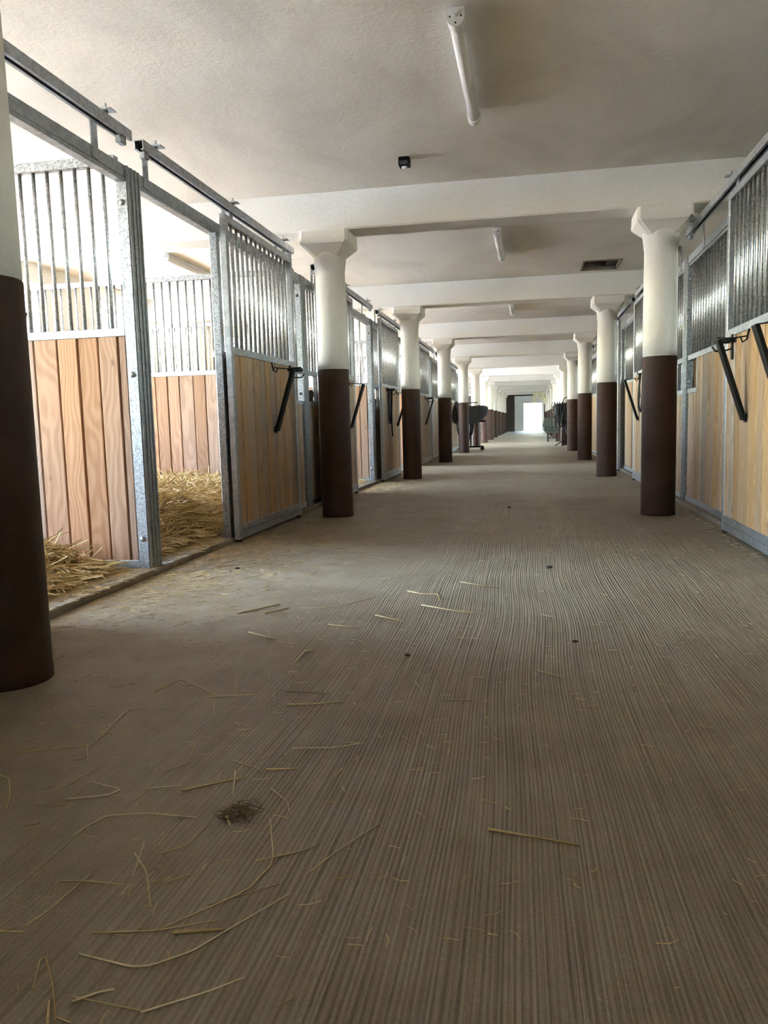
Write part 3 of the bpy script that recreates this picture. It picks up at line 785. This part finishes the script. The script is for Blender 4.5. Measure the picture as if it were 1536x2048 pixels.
# ================================================================== STRAW
def stalk_pts(p, L, az, tilt, rr, bend=.25):
    d = Vector((math.cos(az) * math.cos(tilt), math.sin(az) * math.cos(tilt), math.sin(tilt)))
    sd = Vector((-math.sin(az), math.cos(az), 0))
    a = Vector(p) - d * L / 2; b = Vector(p) + d * L / 2; m = Vector(p) + sd * rr.uniform(-bend, bend) * L * .5 + Vector((0, 0, rr.uniform(-.1, .25) * L * .3))
    return [a, m, b]
def straw_heap(name, x0, x1, y0, y1, hf, n, label, seed, lmin=.10, lmax=.34, dens=None):
    rr = random.Random(seed); e = empty(name, ((x0 + x1) / 2, (y0 + y1) / 2, .03), label, 'straw', None, 'stuff')
    mb = MB(); nx, ny = 40, 36
    for j in range(ny + 1):
        for i in range(nx + 1):
            x = x0 + (x1 - x0) * i / nx; y = y0 + (y1 - y0) * j / ny
            mb.v.append((x, y, .028 + max(0, hf(x, y) - .03) * .92 + rr.uniform(-.012, .012) * (hf(x, y) > .05)))
    for j in range(ny):
        for i in range(nx):
            k = j * (nx + 1) + i; mb.f.append((k, k + 1, k + nx + 2, k + nx + 1)); mb.sm.append(True)
    tag(mb.build('packed_straw', 'straw_mat_floor', e), kind='stuff')
    mb = MB(); c = 0
    while c < n:
        x = rr.uniform(x0 + .12, x1 - .06); y = rr.uniform(y0 + .1, y1 - .1)
        if dens and rr.random() > dens(x, y): continue
        h = hf(x, y); c += 1
        z = .03 + h * rr.uniform(.82, 1.04) + .006
        g = 1 if h > .06 else .25
        mb.tube(stalk_pts((x, y, z), rr.uniform(lmin, lmax), rr.uniform(0, 6.283), rr.gauss(0, .33) * g, rr), rr.uniform(.0018, .0036), 3, False)
    tag(mb.build('loose_straw', 'straw', e), kind='stuff')
    return e
def sm(a, b, v): t = max(0, min(1, (v - a) / (b - a))); return t * t * (3 - 2 * t)
def wob(x, y): return .5 + .25 * math.sin(3.1 * x + 1.7 * y) + .25 * math.sin(5.3 * y - 2.2 * x + 1)
def h1(x, y):
    front = sm(4.15, 5.35, y + .55 * (-2.2 - x) * .35)
    return .02 + (.20 + .10 * wob(x, y)) * front * (1 - .35 * sm(-4.2, -5.4, x)) * (.03 + .97 * sm(-2.20, -2.52, x))
straw_heap('straw_bed', -5.38, -2.19, 4.04, 7.155, h1, 14000, 'deep golden straw heap in the stall with the open doorway', 3,
           dens=lambda x, y: 1.0 if x > -3.3 else .18)
def h0(x, y): return .015 + (.13 + .05 * wob(x * 2, y * 2)) * sm(-2.20, -2.75, x) * (1 - .3 * sm(3.5, 2.0, y))
straw_heap('straw_bed', -5.38, -2.19, .9, 3.985, h0, 5000, 'low straw bedding in the near stall beside the big dark column', 4,
           dens=lambda x, y: 1.0 if y > 2.6 and x > -3.4 else .15)
straw_heap('straw_bed', -5.38, -2.19, 7.205, 10.375, lambda x, y: .02 + .10 * sm(-2.3, -2.9, x), 2600, 'thin straw on the floor of the stall past the second column', 5,
           dens=lambda x, y: 1.0 if y > 8.6 and x > -3.2 else .12)

# litter on the concrete
def litter():
    rr = random.Random(21); mb = MB(); n = 0
    def put(x, y, lmin, lmax, r0=.0005, r1=.0011, z=0.0):
        r = rr.uniform(r0, r1); L = rr.uniform(lmin, lmax); az = rr.uniform(0, 6.283)
        d = Vector((math.cos(az), math.sin(az), 0)); sd = Vector((-d.y, d.x, 0)); p = Vector((x, y, z + r))
        mb.tube([p - d * L / 2, p + sd * rr.uniform(-.15, .15) * L, p + d * L / 2 + Vector((0, 0, rr.uniform(0, .03) * L))], r, 3, False)
    while n < 3000:                       # thick along the kerb, thinning into the aisle, at the open stalls
        x = -2.04 + abs(rr.gauss(0, .38)); y = rr.gauss(4.2, .75)
        if 2.75 < y < 6 and x < .4: put(x, y, .01, .07); n += 1
    for _ in range(240):                  # on the kerb
        put(rr.uniform(-2.15, -2.055), rr.uniform(2.85, 5.1), .02, .12, .0008, .0018, .034)
    n = 0
    while n < 420:
        x = -2.04 + abs(rr.gauss(0, .35)); y = rr.gauss(9.7, .55)
        if x < -.4: put(x, y, .02, .09, .0008, .0018); n += 1
    n = 0
    while n < 1500:                       # sparse in the near aisle
        x = rr.uniform(-2.0, 1.3); y = rr.uniform(.55, 3.2)
        if rr.random() < .95 - .55 * sm(-1.2, .4, x): put(x, y, .006, .04, .0004, .0009); n += 1
    for _ in range(500): put(rr.uniform(-1.9, 1.25), rr.uniform(3.0, 16), .01, .05, .0005, .0012)
    for _ in range(160): put(1.30 - abs(rr.gauss(0, .06)), rr.uniform(3.5, 8), .01, .06, .0006, .0012)
    o = mb.build('straw_litter', 'straw', None, (0, 0, 0)); tag(o, 'fine chaff and straw bits scattered over the concrete aisle', 'straw', None, 'stuff')
litter()
# stalk radius and its way over the floor (x, y), metres
STALKS = [
    (0.0017, [(-1.107, 1.74), (-1.145, 1.989), (-1.109, 1.997)]),
    (0.0017, [(-1.269, 1.677), (-1.12, 1.739)]),
    (0.0011, [(-1.126, 1.748), (-1.058, 1.639)]),
    (0.0011, [(-1.052, 1.741), (-1.058, 1.9)]),
    (0.0011, [(-1.21, 1.708), (-1.225, 1.764)]),
    (0.0022, [(-1.235, 1.556), (-1.196, 1.537), (-1.14, 1.465), (-1.105, 1.401)]),
    (0.0011, [(-1.04, 1.522), (-1.025, 1.623)]),
    (0.002, [(-1.006, 1.464), (-0.919, 1.492), (-0.906, 1.523), (-0.991, 1.548)]),
    (0.0011, [(-1.058, 1.434), (-0.986, 1.441)]),
    (0.0015, [(-0.851, 1.624), (-0.812, 1.682)]),
    (0.0015, [(-0.853, 1.536), (-0.776, 1.563)]),
    (0.0024, [(-0.766, 1.539), (-0.647, 1.619)]),
    (0.0011, [(-0.707, 1.587), (-0.714, 1.637)]),
    (0.002, [(-0.684, 1.648), (-0.645, 1.533)]),
    (0.0015, [(-0.717, 1.704), (-0.628, 1.662)]),
    (0.0025, [(-0.616, 1.664), (-0.543, 1.676)]),
    (0.0019, [(-0.446, 1.651), (-0.434, 1.704)]),
    (0.0011, [(-0.826, 1.717), (-0.85, 1.802), (-0.84, 1.837), (-0.791, 1.806)]),
    (0.0014, [(-0.897, 1.322), (-0.894, 1.363), (-0.872, 1.41), (-0.79, 1.432), (-0.68, 1.429)]),
    (0.0011, [(-0.714, 1.323), (-0.715, 1.416)]),
    (0.0013, [(-0.693, 1.291), (-0.654, 1.326), (-0.648, 1.433)]),
    (0.0011, [(-0.574, 1.577), (-0.515, 1.518), (-0.501, 1.48)]),
    (0.0032, [(-0.621, 1.437), (-0.599, 1.403)]),
    (0.0017, [(-0.746, 1.286), (-0.69, 1.228), (-0.633, 1.132)]),
    (0.0011, [(-0.71, 1.213), (-0.747, 1.328)]),
    (0.0013, [(-0.832, 1.182), (-0.777, 1.187), (-0.711, 1.187)]),
    (0.0011, [(-0.826, 1.141), (-0.847, 1.2)]),
    (0.0012, [(-0.816, 1.055), (-0.803, 1.093), (-0.791, 1.21)]),
    (0.0012, [(-0.684, 1.147), (-0.701, 1.198)]),
    (0.0012, [(-0.702, 1.157), (-0.702, 1.19)]),
    (0.0013, [(-0.529, 1.444), (-0.471, 1.293), (-0.488, 1.201), (-0.59, 1.083)]),
    (0.0011, [(-0.507, 1.293), (-0.434, 1.334), (-0.402, 1.366)]),
    (0.0012, [(-0.396, 1.274), (-0.362, 1.349), (-0.303, 1.459)]),
    (0.0012, [(-0.696, 1.057), (-0.595, 1.076), (-0.502, 1.12)]),
    (0.003, [(-0.565, 1.074), (-0.483, 1.095)]),
    (0.0011, [(-0.539, 1.153), (-0.438, 1.228)]),
    (0.0015, [(-0.688, 1.007), (-0.592, 0.991), (-0.564, 0.998), (-0.515, 1.038), (-0.482, 1.093), (-0.411, 1.205)]),
    (0.0011, [(-0.713, 0.928), (-0.742, 0.989), (-0.73, 0.994)]),
    (0.0015, [(-0.735, 0.992), (-0.684, 0.934), (-0.641, 0.875)]),
    (0.0024, [(-0.651, 0.872), (-0.674, 0.909)]),
    (0.0011, [(-0.647, 0.884), (-0.621, 0.878)]),
    (0.0014, [(-0.534, 0.909), (-0.457, 0.96), (-0.416, 0.997)]),
    (0.0011, [(-0.65, 0.923), (-0.593, 0.917), (-0.534, 0.913)]),
    (0.0018, [(-0.641, 0.912), (-0.612, 0.934), (-0.593, 0.945)]),
    (0.0011, [(-0.644, 1.202), (-0.594, 1.246)]),
    (0.0011, [(-0.591, 1.79), (-0.488, 1.806), (-0.417, 1.846)]),
    (0.0012, [(-0.878, 1.979), (-0.925, 2.099)]),
    (0.0012, [(-0.847, 1.987), (-0.839, 2.055), (-0.775, 2.031), (-0.724, 2.089)]),
    (0.0024, [(-0.698, 2.081), (-0.64, 2.084), (-0.538, 2.121)]),
    (0.0011, [(-0.858, 1.455), (-0.848, 1.528)]),
    (0.0011, [(-0.849, 1.039), (-0.807, 1.043)]),
    (0.0026, [(-0.088, 1.463), (-0.016, 1.445), (0.088, 1.427)]),
    (0.0013, [(-0.057, 1.557), (-0.042, 1.546)]),
    (0.0011, [(-0.071, 1.148), (-0.056, 1.145)]),
    (0.0032, [(-1.091, 2.828), (-0.953, 2.741)]),
    (0.0035, [(-0.789, 2.461), (-0.793, 2.594), (-0.764, 2.609)]),
    (0.0035, [(-1.25, 3.121), (-1.117, 3.298)]),
    (0.0026, [(-1.129, 3.13), (-1.055, 3.236)]),
    (0.0024, [(-0.806, 2.973), (-0.667, 2.931)]),
    (0.0029, [(-0.584, 3.615), (-0.502, 3.544), (-0.432, 3.549), (-0.406, 3.417)]),
    (0.0027, [(-0.478, 3.335), (-0.343, 3.244), (-0.202, 3.186)]),
    (0.003, [(-0.353, 3.839), (-0.15, 3.698)]),
    (0.0025, [(-0.648, 3.142), (-0.509, 3.046)]),
    (0.0018, [(-1.005, 3.24), (-0.872, 3.25), (-0.713, 3.467)]),
    (0.0013, [(-0.359, 2.326), (-0.313, 2.218)]),
    (0.0012, [(-0.248, 2.167), (-0.163, 2.184), (-0.112, 2.019)]),
    (0.0019, [(-0.735, 2.194), (-0.596, 2.187)]),
    (0.0019, [(-0.948, 2.117), (-0.804, 2.155)]),
    (0.0017, [(0.042, 3.205), (0.091, 3.159)]),
    (0.0013, [(0.016, 2.474), (0.1, 2.409)]),
    (0.0013, [(-0.876, 2.134), (-0.934, 2.304), (-0.918, 2.331)]),
    (0.002, [(-1.137, 2.14), (-1.103, 2.262), (-0.925, 2.12)]),
]

def stalks():
    rr = random.Random(5); seen = {}
    for i, (r, pts) in enumerate(STALKS):
        P = []
        for k, (x, y) in enumerate(pts):
            P.append((x, y, r * (1.0 + (.8 if 0 < k < len(pts) - 1 else .1))))
        # ease the corners
        Q = [P[0]]
        for k in range(1, len(P) - 1):
            a, b, c = Vector(P[k - 1]), Vector(P[k]), Vector(P[k + 1]); Q += [tuple(b.lerp(a, .12)), tuple(b.lerp(c, .12))]
        Q.append(P[-1])
        mb = MB(); mb.tube(Q, r, 6, True, r * .72)
        o = mb.build('straw_stalk', 'straw_stalk')
        L = sum((Vector(a) - Vector(b)).length for a, b in zip(P, P[1:])); bend = len(pts) - 2; y = pts[0][1]
        size = 'long' if L > .25 else 'short' if L < .1 else 'mid-length'
        thick = 'thick ' if r > .0026 else 'thin ' if r < .0013 else ''
        shape = 'straight' if bend == 0 else 'once-bent' if bend == 1 else 'crooked'
        where = 'at bottom picture edge' if y < 1.15 else 'on dim front floor' if y < 1.9 else 'past dark column foot' if y < 2.6 else 'in bright floor band'
        col = 'by left edge' if pts[0][0] < -.95 else 'left of middle' if pts[0][0] < -.5 else 'mid-aisle' if pts[0][0] < 0 else 'toward the closed gates'
        lab = '%s %s%s straw stalk %s, %s' % (size, thick, shape, where, col)
        seen.setdefault(lab, []).append((y, i, o))
    for lab, rows in seen.items():
        rows.sort(key=lambda t: t[:2]); n = len(rows)
        for k, (_, _, o) in enumerate(rows):
            sfx = '' if n == 1 else (', nearer of two' if k == 0 else ', farther of two') if n == 2 else ', %s nearest' % ordinal(k) if k else ', very nearest'
            tag(o, lab + sfx, 'straw stalk', 'single straw stalks lying on the aisle floor')
stalks()
def clod(x, y, r, label, seed):
    rr = random.Random(seed); mb = MB()
    bm = bmesh.new(); bmesh.ops.create_icosphere(bm, subdivisions=2, radius=1)
    for v in bm.verts: v.co *= rr.uniform(.75, 1.2); v.co.z *= .55
    lo = min(v.co.z for v in bm.verts)
    mb.add([(x + v.co.x * r * 1.3, y + v.co.y * r, (v.co.z - lo) * r) for v in bm.verts], [[v.index for v in f.verts] for f in bm.faces], True); bm.free()
    tag(mb.build('dung_crumb', 'dung'), label, 'crumb', 'dark crumbs on the aisle floor')
clod(.091, 4.234, .014, 'small dark crumb alone on the bright floor band', 1)
clod(-.423, 2.583, .008, 'flat dark crumb at the shadow edge of the floor', 2)
clod(.151, 2.809, .008, 'tiny dark crumb on the floor toward the closed gates', 3)
clod(-1.647, 4.144, .010, 'dark crumb among chaff beside the open stall kerb', 4)
clod(-.20, 7.2, .012, 'dark crumb on the shaded floor between the near columns', 5)
# tangled tuft of chaff in front
rr = random.Random(77); mb = MB()
for _ in range(34):
    az = rr.uniform(0, 6.283); p = (-.60 + rr.gauss(0, .016), 1.455 + rr.gauss(0, .012), rr.uniform(.002, .014))
    mb.tube(stalk_pts(p, rr.uniform(.03, .075), az, rr.gauss(0, .15), rr, .6), rr.uniform(.0006, .0013), 4, False)
tag(mb.build('straw_tuft', 'dry_chaff'), 'tangled dark tuft of chaff on the dim front floor', 'tuft')

# ================================================================== FEED TROUGHS, TACK, FAR THINGS
def trough(x, y, sx, sy, label):
    e = empty('feed_trough', (x, y, .72), label, 'trough', 'black corner feed troughs')
    mb = MB(); n = 10; out = [(x + sx * .42 * math.cos(a), y + sy * .42 * math.sin(a)) for a in [i * math.pi / 2 / n for i in range(n + 1)]]
    for z, k in ((.74, .72), (1.14, 1.0)): mb.v += [(x, y, z)] + [(x + (px - x) * k, y + (py - y) * k, z) for px, py in out]
    m = n + 2
    for k in range(m): mb.f.append((k, (k + 1) % m, m + (k + 1) % m, m + k)); mb.sm.append(False)
    mb.f.append(tuple(reversed(range(m)))); mb.sm.append(False)
    o = mb.build('bowl', 'rubber', e); md = o.modifiers.new('wall', 'SOLIDIFY'); md.thickness = .012
    mb = MB(); mb.tube([(px, py, 1.14) for px, py in out], .012, 8); mb.build('rim', 'rubber', e)
trough(XF[-1] - .018, PL[4] + .022, -1, 1, 'black feed trough in the feed opening behind the second column')
trough(XF[1] + .018, PR[4] + .022, 1, 1, 'black feed trough behind the near right column')
trough(XF[-1] - .018, PL[5] + .022, -1, 1, 'black feed trough in the opening before the third column')

def strap_loop(pts, name, label, cat, r=.012, n=6, material='black_leather'):
    mb = MB(); mb.tube(pts, r, n); return tag(mb.build(name, material), label, cat)
def smooth(pts, k=3):
    P = [Vector(p) for p in pts]
    for _ in range(k):
        Q = [P[0]]
        for a, b in zip(P, P[1:]): Q += [a.lerp(b, .25), a.lerp(b, .75)]
        Q.append(P[-1]); P = Q
    return P
# bridle hanging on the third gate of the straw side
xg = XF[-1] + .127
br = empty('bridle', (xg + .03, 11.0, .75), 'black leather bridle hanging on the gate before the third column', 'bridle')
mb = MB(); mb.tube(smooth([(xg + .04, 10.97, 1.27), (xg + .03, 10.93, 1.1), (xg + .025, 10.95, .86), (xg + .03, 11.0, .78), (xg + .035, 11.06, .9), (xg + .05, 11.05, 1.15), (xg + .06, 11.02, 1.27)]), .016, 6); mb.build('headpiece', 'black_leather', br)
mb = MB(); mb.tube(smooth([(xg + .07, 10.98, 1.26), (xg + .055, 11.0, .95), (xg + .05, 11.02, .70), (xg + .055, 11.05, .62)]), .011, 6); mb.build('reins', 'black_leather', br)
mb = MB(); mb.bar((xg + .045, 10.93, 1.05), (xg + .045, 11.07, 1.05), .012, .03); mb.build('noseband', 'black_leather', br)
# strap on the closed gate between the right columns
xr = XF[1] - .127
br = empty('halter', (xr - .03, 9.45, .8), 'black halter strap looped on the closed gate between the right columns', 'halter')
mb = MB(); mb.tube(smooth([(xr - .015, 9.62, 1.30), (xr - .03, 9.64, 1.1), (xr - .03, 9.66, .95), (xr - .03, 9.55, .85), (xr - .03, 9.40, .87), (xr - .03, 9.34, 1.0), (xr - .02, 9.38, 1.28)]), .013, 6); mb.build('strap', 'black_leather', br)
mb = MB(); mb.bar((xr - .035, 9.55, 1.30), (xr - .035, 9.50, 1.02), .03, .012); mb.build('cheek_piece', 'black_leather', br)
mb = MB(); mb.tube([(xr, 9.54, 1.30), (xr - .05, 9.54, 1.29), (xr - .06, 9.54, 1.32)], .007, 6); mb.build('hook', 'black_paint', br)
# black tack hanging in front of the last gate on the straw side
tk = empty('harness', (-1.93, 20.35, .45), 'black harness hanging at the farthest gate on the straw side', 'harness')
mb = MB(); prof = [(.03, .72), (.14, .78), (.20, .92), (.18, 1.08), (.11, 1.24), (.05, 1.32)]
mb.lathe((0, 0, 0), prof, 16); mb.v = [(-1.90 + v[0] * .55, 20.42 + v[1] * .9, v[2]) for v in mb.v]; mb.build('pad', 'black_leather', tk)
mb = MB(); mb.tube(smooth([(-1.92, 20.3, 1.3), (-1.86, 20.3, 1.0), (-1.88, 20.32, .6), (-1.84, 20.36, .45)]), .018, 6); mb.tube(smooth([(-1.9, 20.5, 1.2), (-1.84, 20.5, .8), (-1.86, 20.45, .55)]), .014, 6); tag(mb.build('straps', 'black_leather', tk), kind='stuff')

# saddle under a grey cover on a wheeled stand, just behind the fifth column of the straw side
XS, YS = -1.42, 21.75
st = empty('saddle_stand', (XS, YS, 0), 'black wheeled saddle stand behind the fifth column, under the grey cover', 'stand')
mb = MB(); mb.tube([(XS - .22, YS, .10), (XS - .22, YS, .80)], .022, 10); mb.tube([(XS - .40, YS, .80), (XS + .20, YS, .80)], .03, 10); mb.build('pole', 'black_paint', st)
mb = MB(); mb.tube([(XS - .35, YS - .22, .10), (XS + .12, YS - .22, .10)], .018, 8); mb.tube([(XS - .35, YS + .22, .10), (XS + .12, YS + .22, .10)], .018, 8); mb.tube([(XS - .22, YS - .22, .10), (XS - .22, YS + .22, .10)], .018, 8); mb.build('base', 'black_paint', st)
for dx, dy in ((-.33, -.22), (.10, -.22), (-.33, .22), (.10, .22)):
    mb = MB(); mb.tube([(XS + dx, YS + dy - .015, .045), (XS + dx, YS + dy + .015, .045)], .045, 14); mb.tube([(XS + dx, YS + dy, .05), (XS + dx, YS + dy, .10)], .01, 6); mb.build('caster', 'rubber', st)
mb = MB(); mb.tube([(XS - .40, YS, 1.29), (XS - .02, YS - .02, 1.31)], .012, 8); mb.tube([(XS - .38, YS, .8), (XS - .38, YS, 1.30)], .012, 8); mb.build('hook_rod', 'black_paint', st)
sd = empty('covered_saddle', (XS, YS, .72), 'saddle under a dark grey padded cover, jutting out past the fifth column', 'saddle')
def saddle_cover(x0, x1, yc, zt, hw, drop, material, parent, name, nose=.16):
    mb = MB(); nu, nv = 16, 18
    for i in range(nu + 1):
        u = i / nu; x = x0 + (x1 - x0) * u
        e = 1 - max(0, (u - (1 - nose)) / nose) ** 2 if u > 1 - nose else 1
        e = max(.02, e) ** .5
        dr = drop * (1 - .25 * sm(.3, 1, u)) * e; top = zt - .03 * math.sin(math.pi * u) - (1 - e) * .10
        for k in range(nv + 1):
            t = -1 + 2 * k / nv
            y = yc + hw * e * (math.copysign(min(1, abs(t) * 1.6) ** .8, t)); z = top - dr * max(0, abs(t) - .25) / .75
            mb.v.append((x, y, z))
    n = nv + 1
    for i in range(nu):
        for k in range(nv): mb.f.append((i * n + k, i * n + k + 1, (i + 1) * n + k + 1, (i + 1) * n + k)); mb.sm.append(True)
    mb.f.append(tuple(range(n))); mb.sm.append(False); mb.f.append(tuple(reversed(range(nu * n, nu * n + n)))); mb.sm.append(False)
    return mb.build(name, material, parent)
saddle_cover(XS - .42, XS + .27, YS, 1.25, .20, .50, 'grey_canvas', sd, 'cover', .38)
mb = MB()
for k in range(13):
    pass
mb.tube(smooth([(XS + .02, YS - .215, .82), (XS + .02, YS - .205, 1.05), (XS + .02, YS - .12, 1.24), (XS + .02, YS + .1, 1.235)]), .010, 6); mb.build('seam_binding', 'dark_canvas', sd)
mb = MB(); mb.tube(smooth([(XS - .30, YS - .1, .80), (XS - .27, YS - .14, .55), (XS - .22, YS - .12, .36), (XS - .16, YS - .1, .52), (XS - .17, YS - .1, .78)]), .022, 6)
mb.tube(smooth([(XS - .12, YS - .12, .78), (XS - .16, YS - .16, .5), (XS - .26, YS - .15, .30)]), .018, 6); tag(mb.build('girth_straps', 'black_leather', sd), kind='stuff')

# driving harness on a stand beside the fifth column of the other row
XH, YH = .93, 23.95
hs2 = empty('harness_stand', (XH, YH, 0), 'black metal stand carrying the heavy harness beyond the right columns', 'stand')
mb = MB(); mb.tube([(XH, YH, .0), (XH, YH, 1.30)], .025, 10); mb.build('pole', 'black_paint', hs2)
for dx, dy in ((-.22, -.12), (.2, -.14), (0, .25)):
    mb = MB(); mb.tube(smooth([(XH, YH, .14), (XH + dx * .7, YH + dy * .7, .06), (XH + dx, YH + dy, .015)], 2), .014, 8); mb.build('foot', 'black_paint', hs2)
mb = MB(); mb.tube([(XH - .30, YH, 1.16), (XH + .2, YH, 1.20)], .02, 8); mb.build('arm', 'black_paint', hs2)
hn = empty('harness', (XH, YH, .2), 'heavy black driving harness piled on a stand beyond the right columns', 'harness')
saddle_cover(XH + .22, XH - .27, YH, 1.28, .17, .62, 'dark_canvas', hn, 'saddle_pad', .3)
mb = MB(); mb.tube(smooth([(XH + .1, YH - .18, 1.1), (XH - .05, YH - .22, .85), (XH - .02, YH - .2, .55), (XH + .12, YH - .18, .35), (XH + .17, YH - .15, .16)]), .045, 8, True, .02); mb.build('breeching_strap', 'black_leather', hn)
mb = MB(); mb.tube(smooth([(XH + .2, YH - .2, 1.32), (XH + .12, YH - .2, 1.44), (XH + .02, YH - .2, 1.40), (XH, YH - .2, 1.30)]), .014, 6); mb.build('collar_loop', 'black_leather', hn)
rr = random.Random(9)
for i in range(7):
    a = XH - .30 + .07 * i; mb = MB()
    mb.tube(smooth([(a, YH - .16, 1.30), (a - .05, YH - .21, 1.1 + rr.uniform(-.1, .1)), (a - .04 + rr.uniform(-.05, .05), YH - .22, .8 - rr.uniform(0, .35)), (a + .03, YH - .2, .62 - rr.uniform(0, .3)), (a + .06, YH - .2, .9)]), rr.uniform(.010, .018), 6)
    mb.build('rein', 'black_leather', hn)
mb = MB()
for q in ((XH - .29, 1.0), (XH - .27, .78), (XH - .25, .92)): mb.tube([(q[0] + .018 * math.cos(t), YH - .225, q[1] + .018 * math.sin(t)) for t in [k * 6.2832 / 12 for k in range(13)]], .004, 6, False)
tag(mb.build('buckles', 'galvanised', hn), kind='stuff')

# covered green chest on legs at the far cross passage
XT, YT = .70, 28.6
tc_ = empty('covered_chest', (XT, YT, 0), 'dark green covered chest on legs beside the far harness', 'chest')
mb = MB(); mb.add([(XT - .22, YT - .25, .86), (XT + .25, YT - .25, .88), (XT + .25, YT + .25, .88), (XT - .22, YT + .25, .86), (XT - .30, YT - .31, .54), (XT + .30, YT - .31, .54), (XT + .30, YT + .31, .54), (XT - .30, YT + .31, .54)],
                   [(0, 1, 2, 3), (7, 6, 5, 4), (0, 4, 5, 1), (1, 5, 6, 2), (2, 6, 7, 3), (3, 7, 4, 0)]); mb.build('canvas_cover', 'green_canvas', tc_, bevel=.012)
mb = MB(); mb.box(XT - .24, XT + .26, YT - .26, YT + .26, .40, .545); mb.box(XT - .17, XT + .26, YT - .24, YT + .24, .30, .40); mb.build('body', 'green_canvas', tc_, bevel=.01)
mb = MB(); mb.box(XT - .30, XT + .30, YT - .316, YT - .31, .555, .57); mb.build('cover_hem', 'grey_canvas', tc_)
for dx in (-.11, .2):
    for dy in (-.2, .2):
        mb = MB(); mb.box(XT + dx - .02, XT + dx + .02, YT + dy - .02, YT + dy + .02, 0, .30); mb.build('leg', 'black_paint', tc_)
mb = MB(); mb.box(XT - .09, XT + .18, YT - .205, YT - .195, .13, .16); mb.build('stretcher', 'black_paint', tc_)

for o in bpy.data.objects:
    if '_o' in o: del o['_o']
bpy.context.view_layer.update()
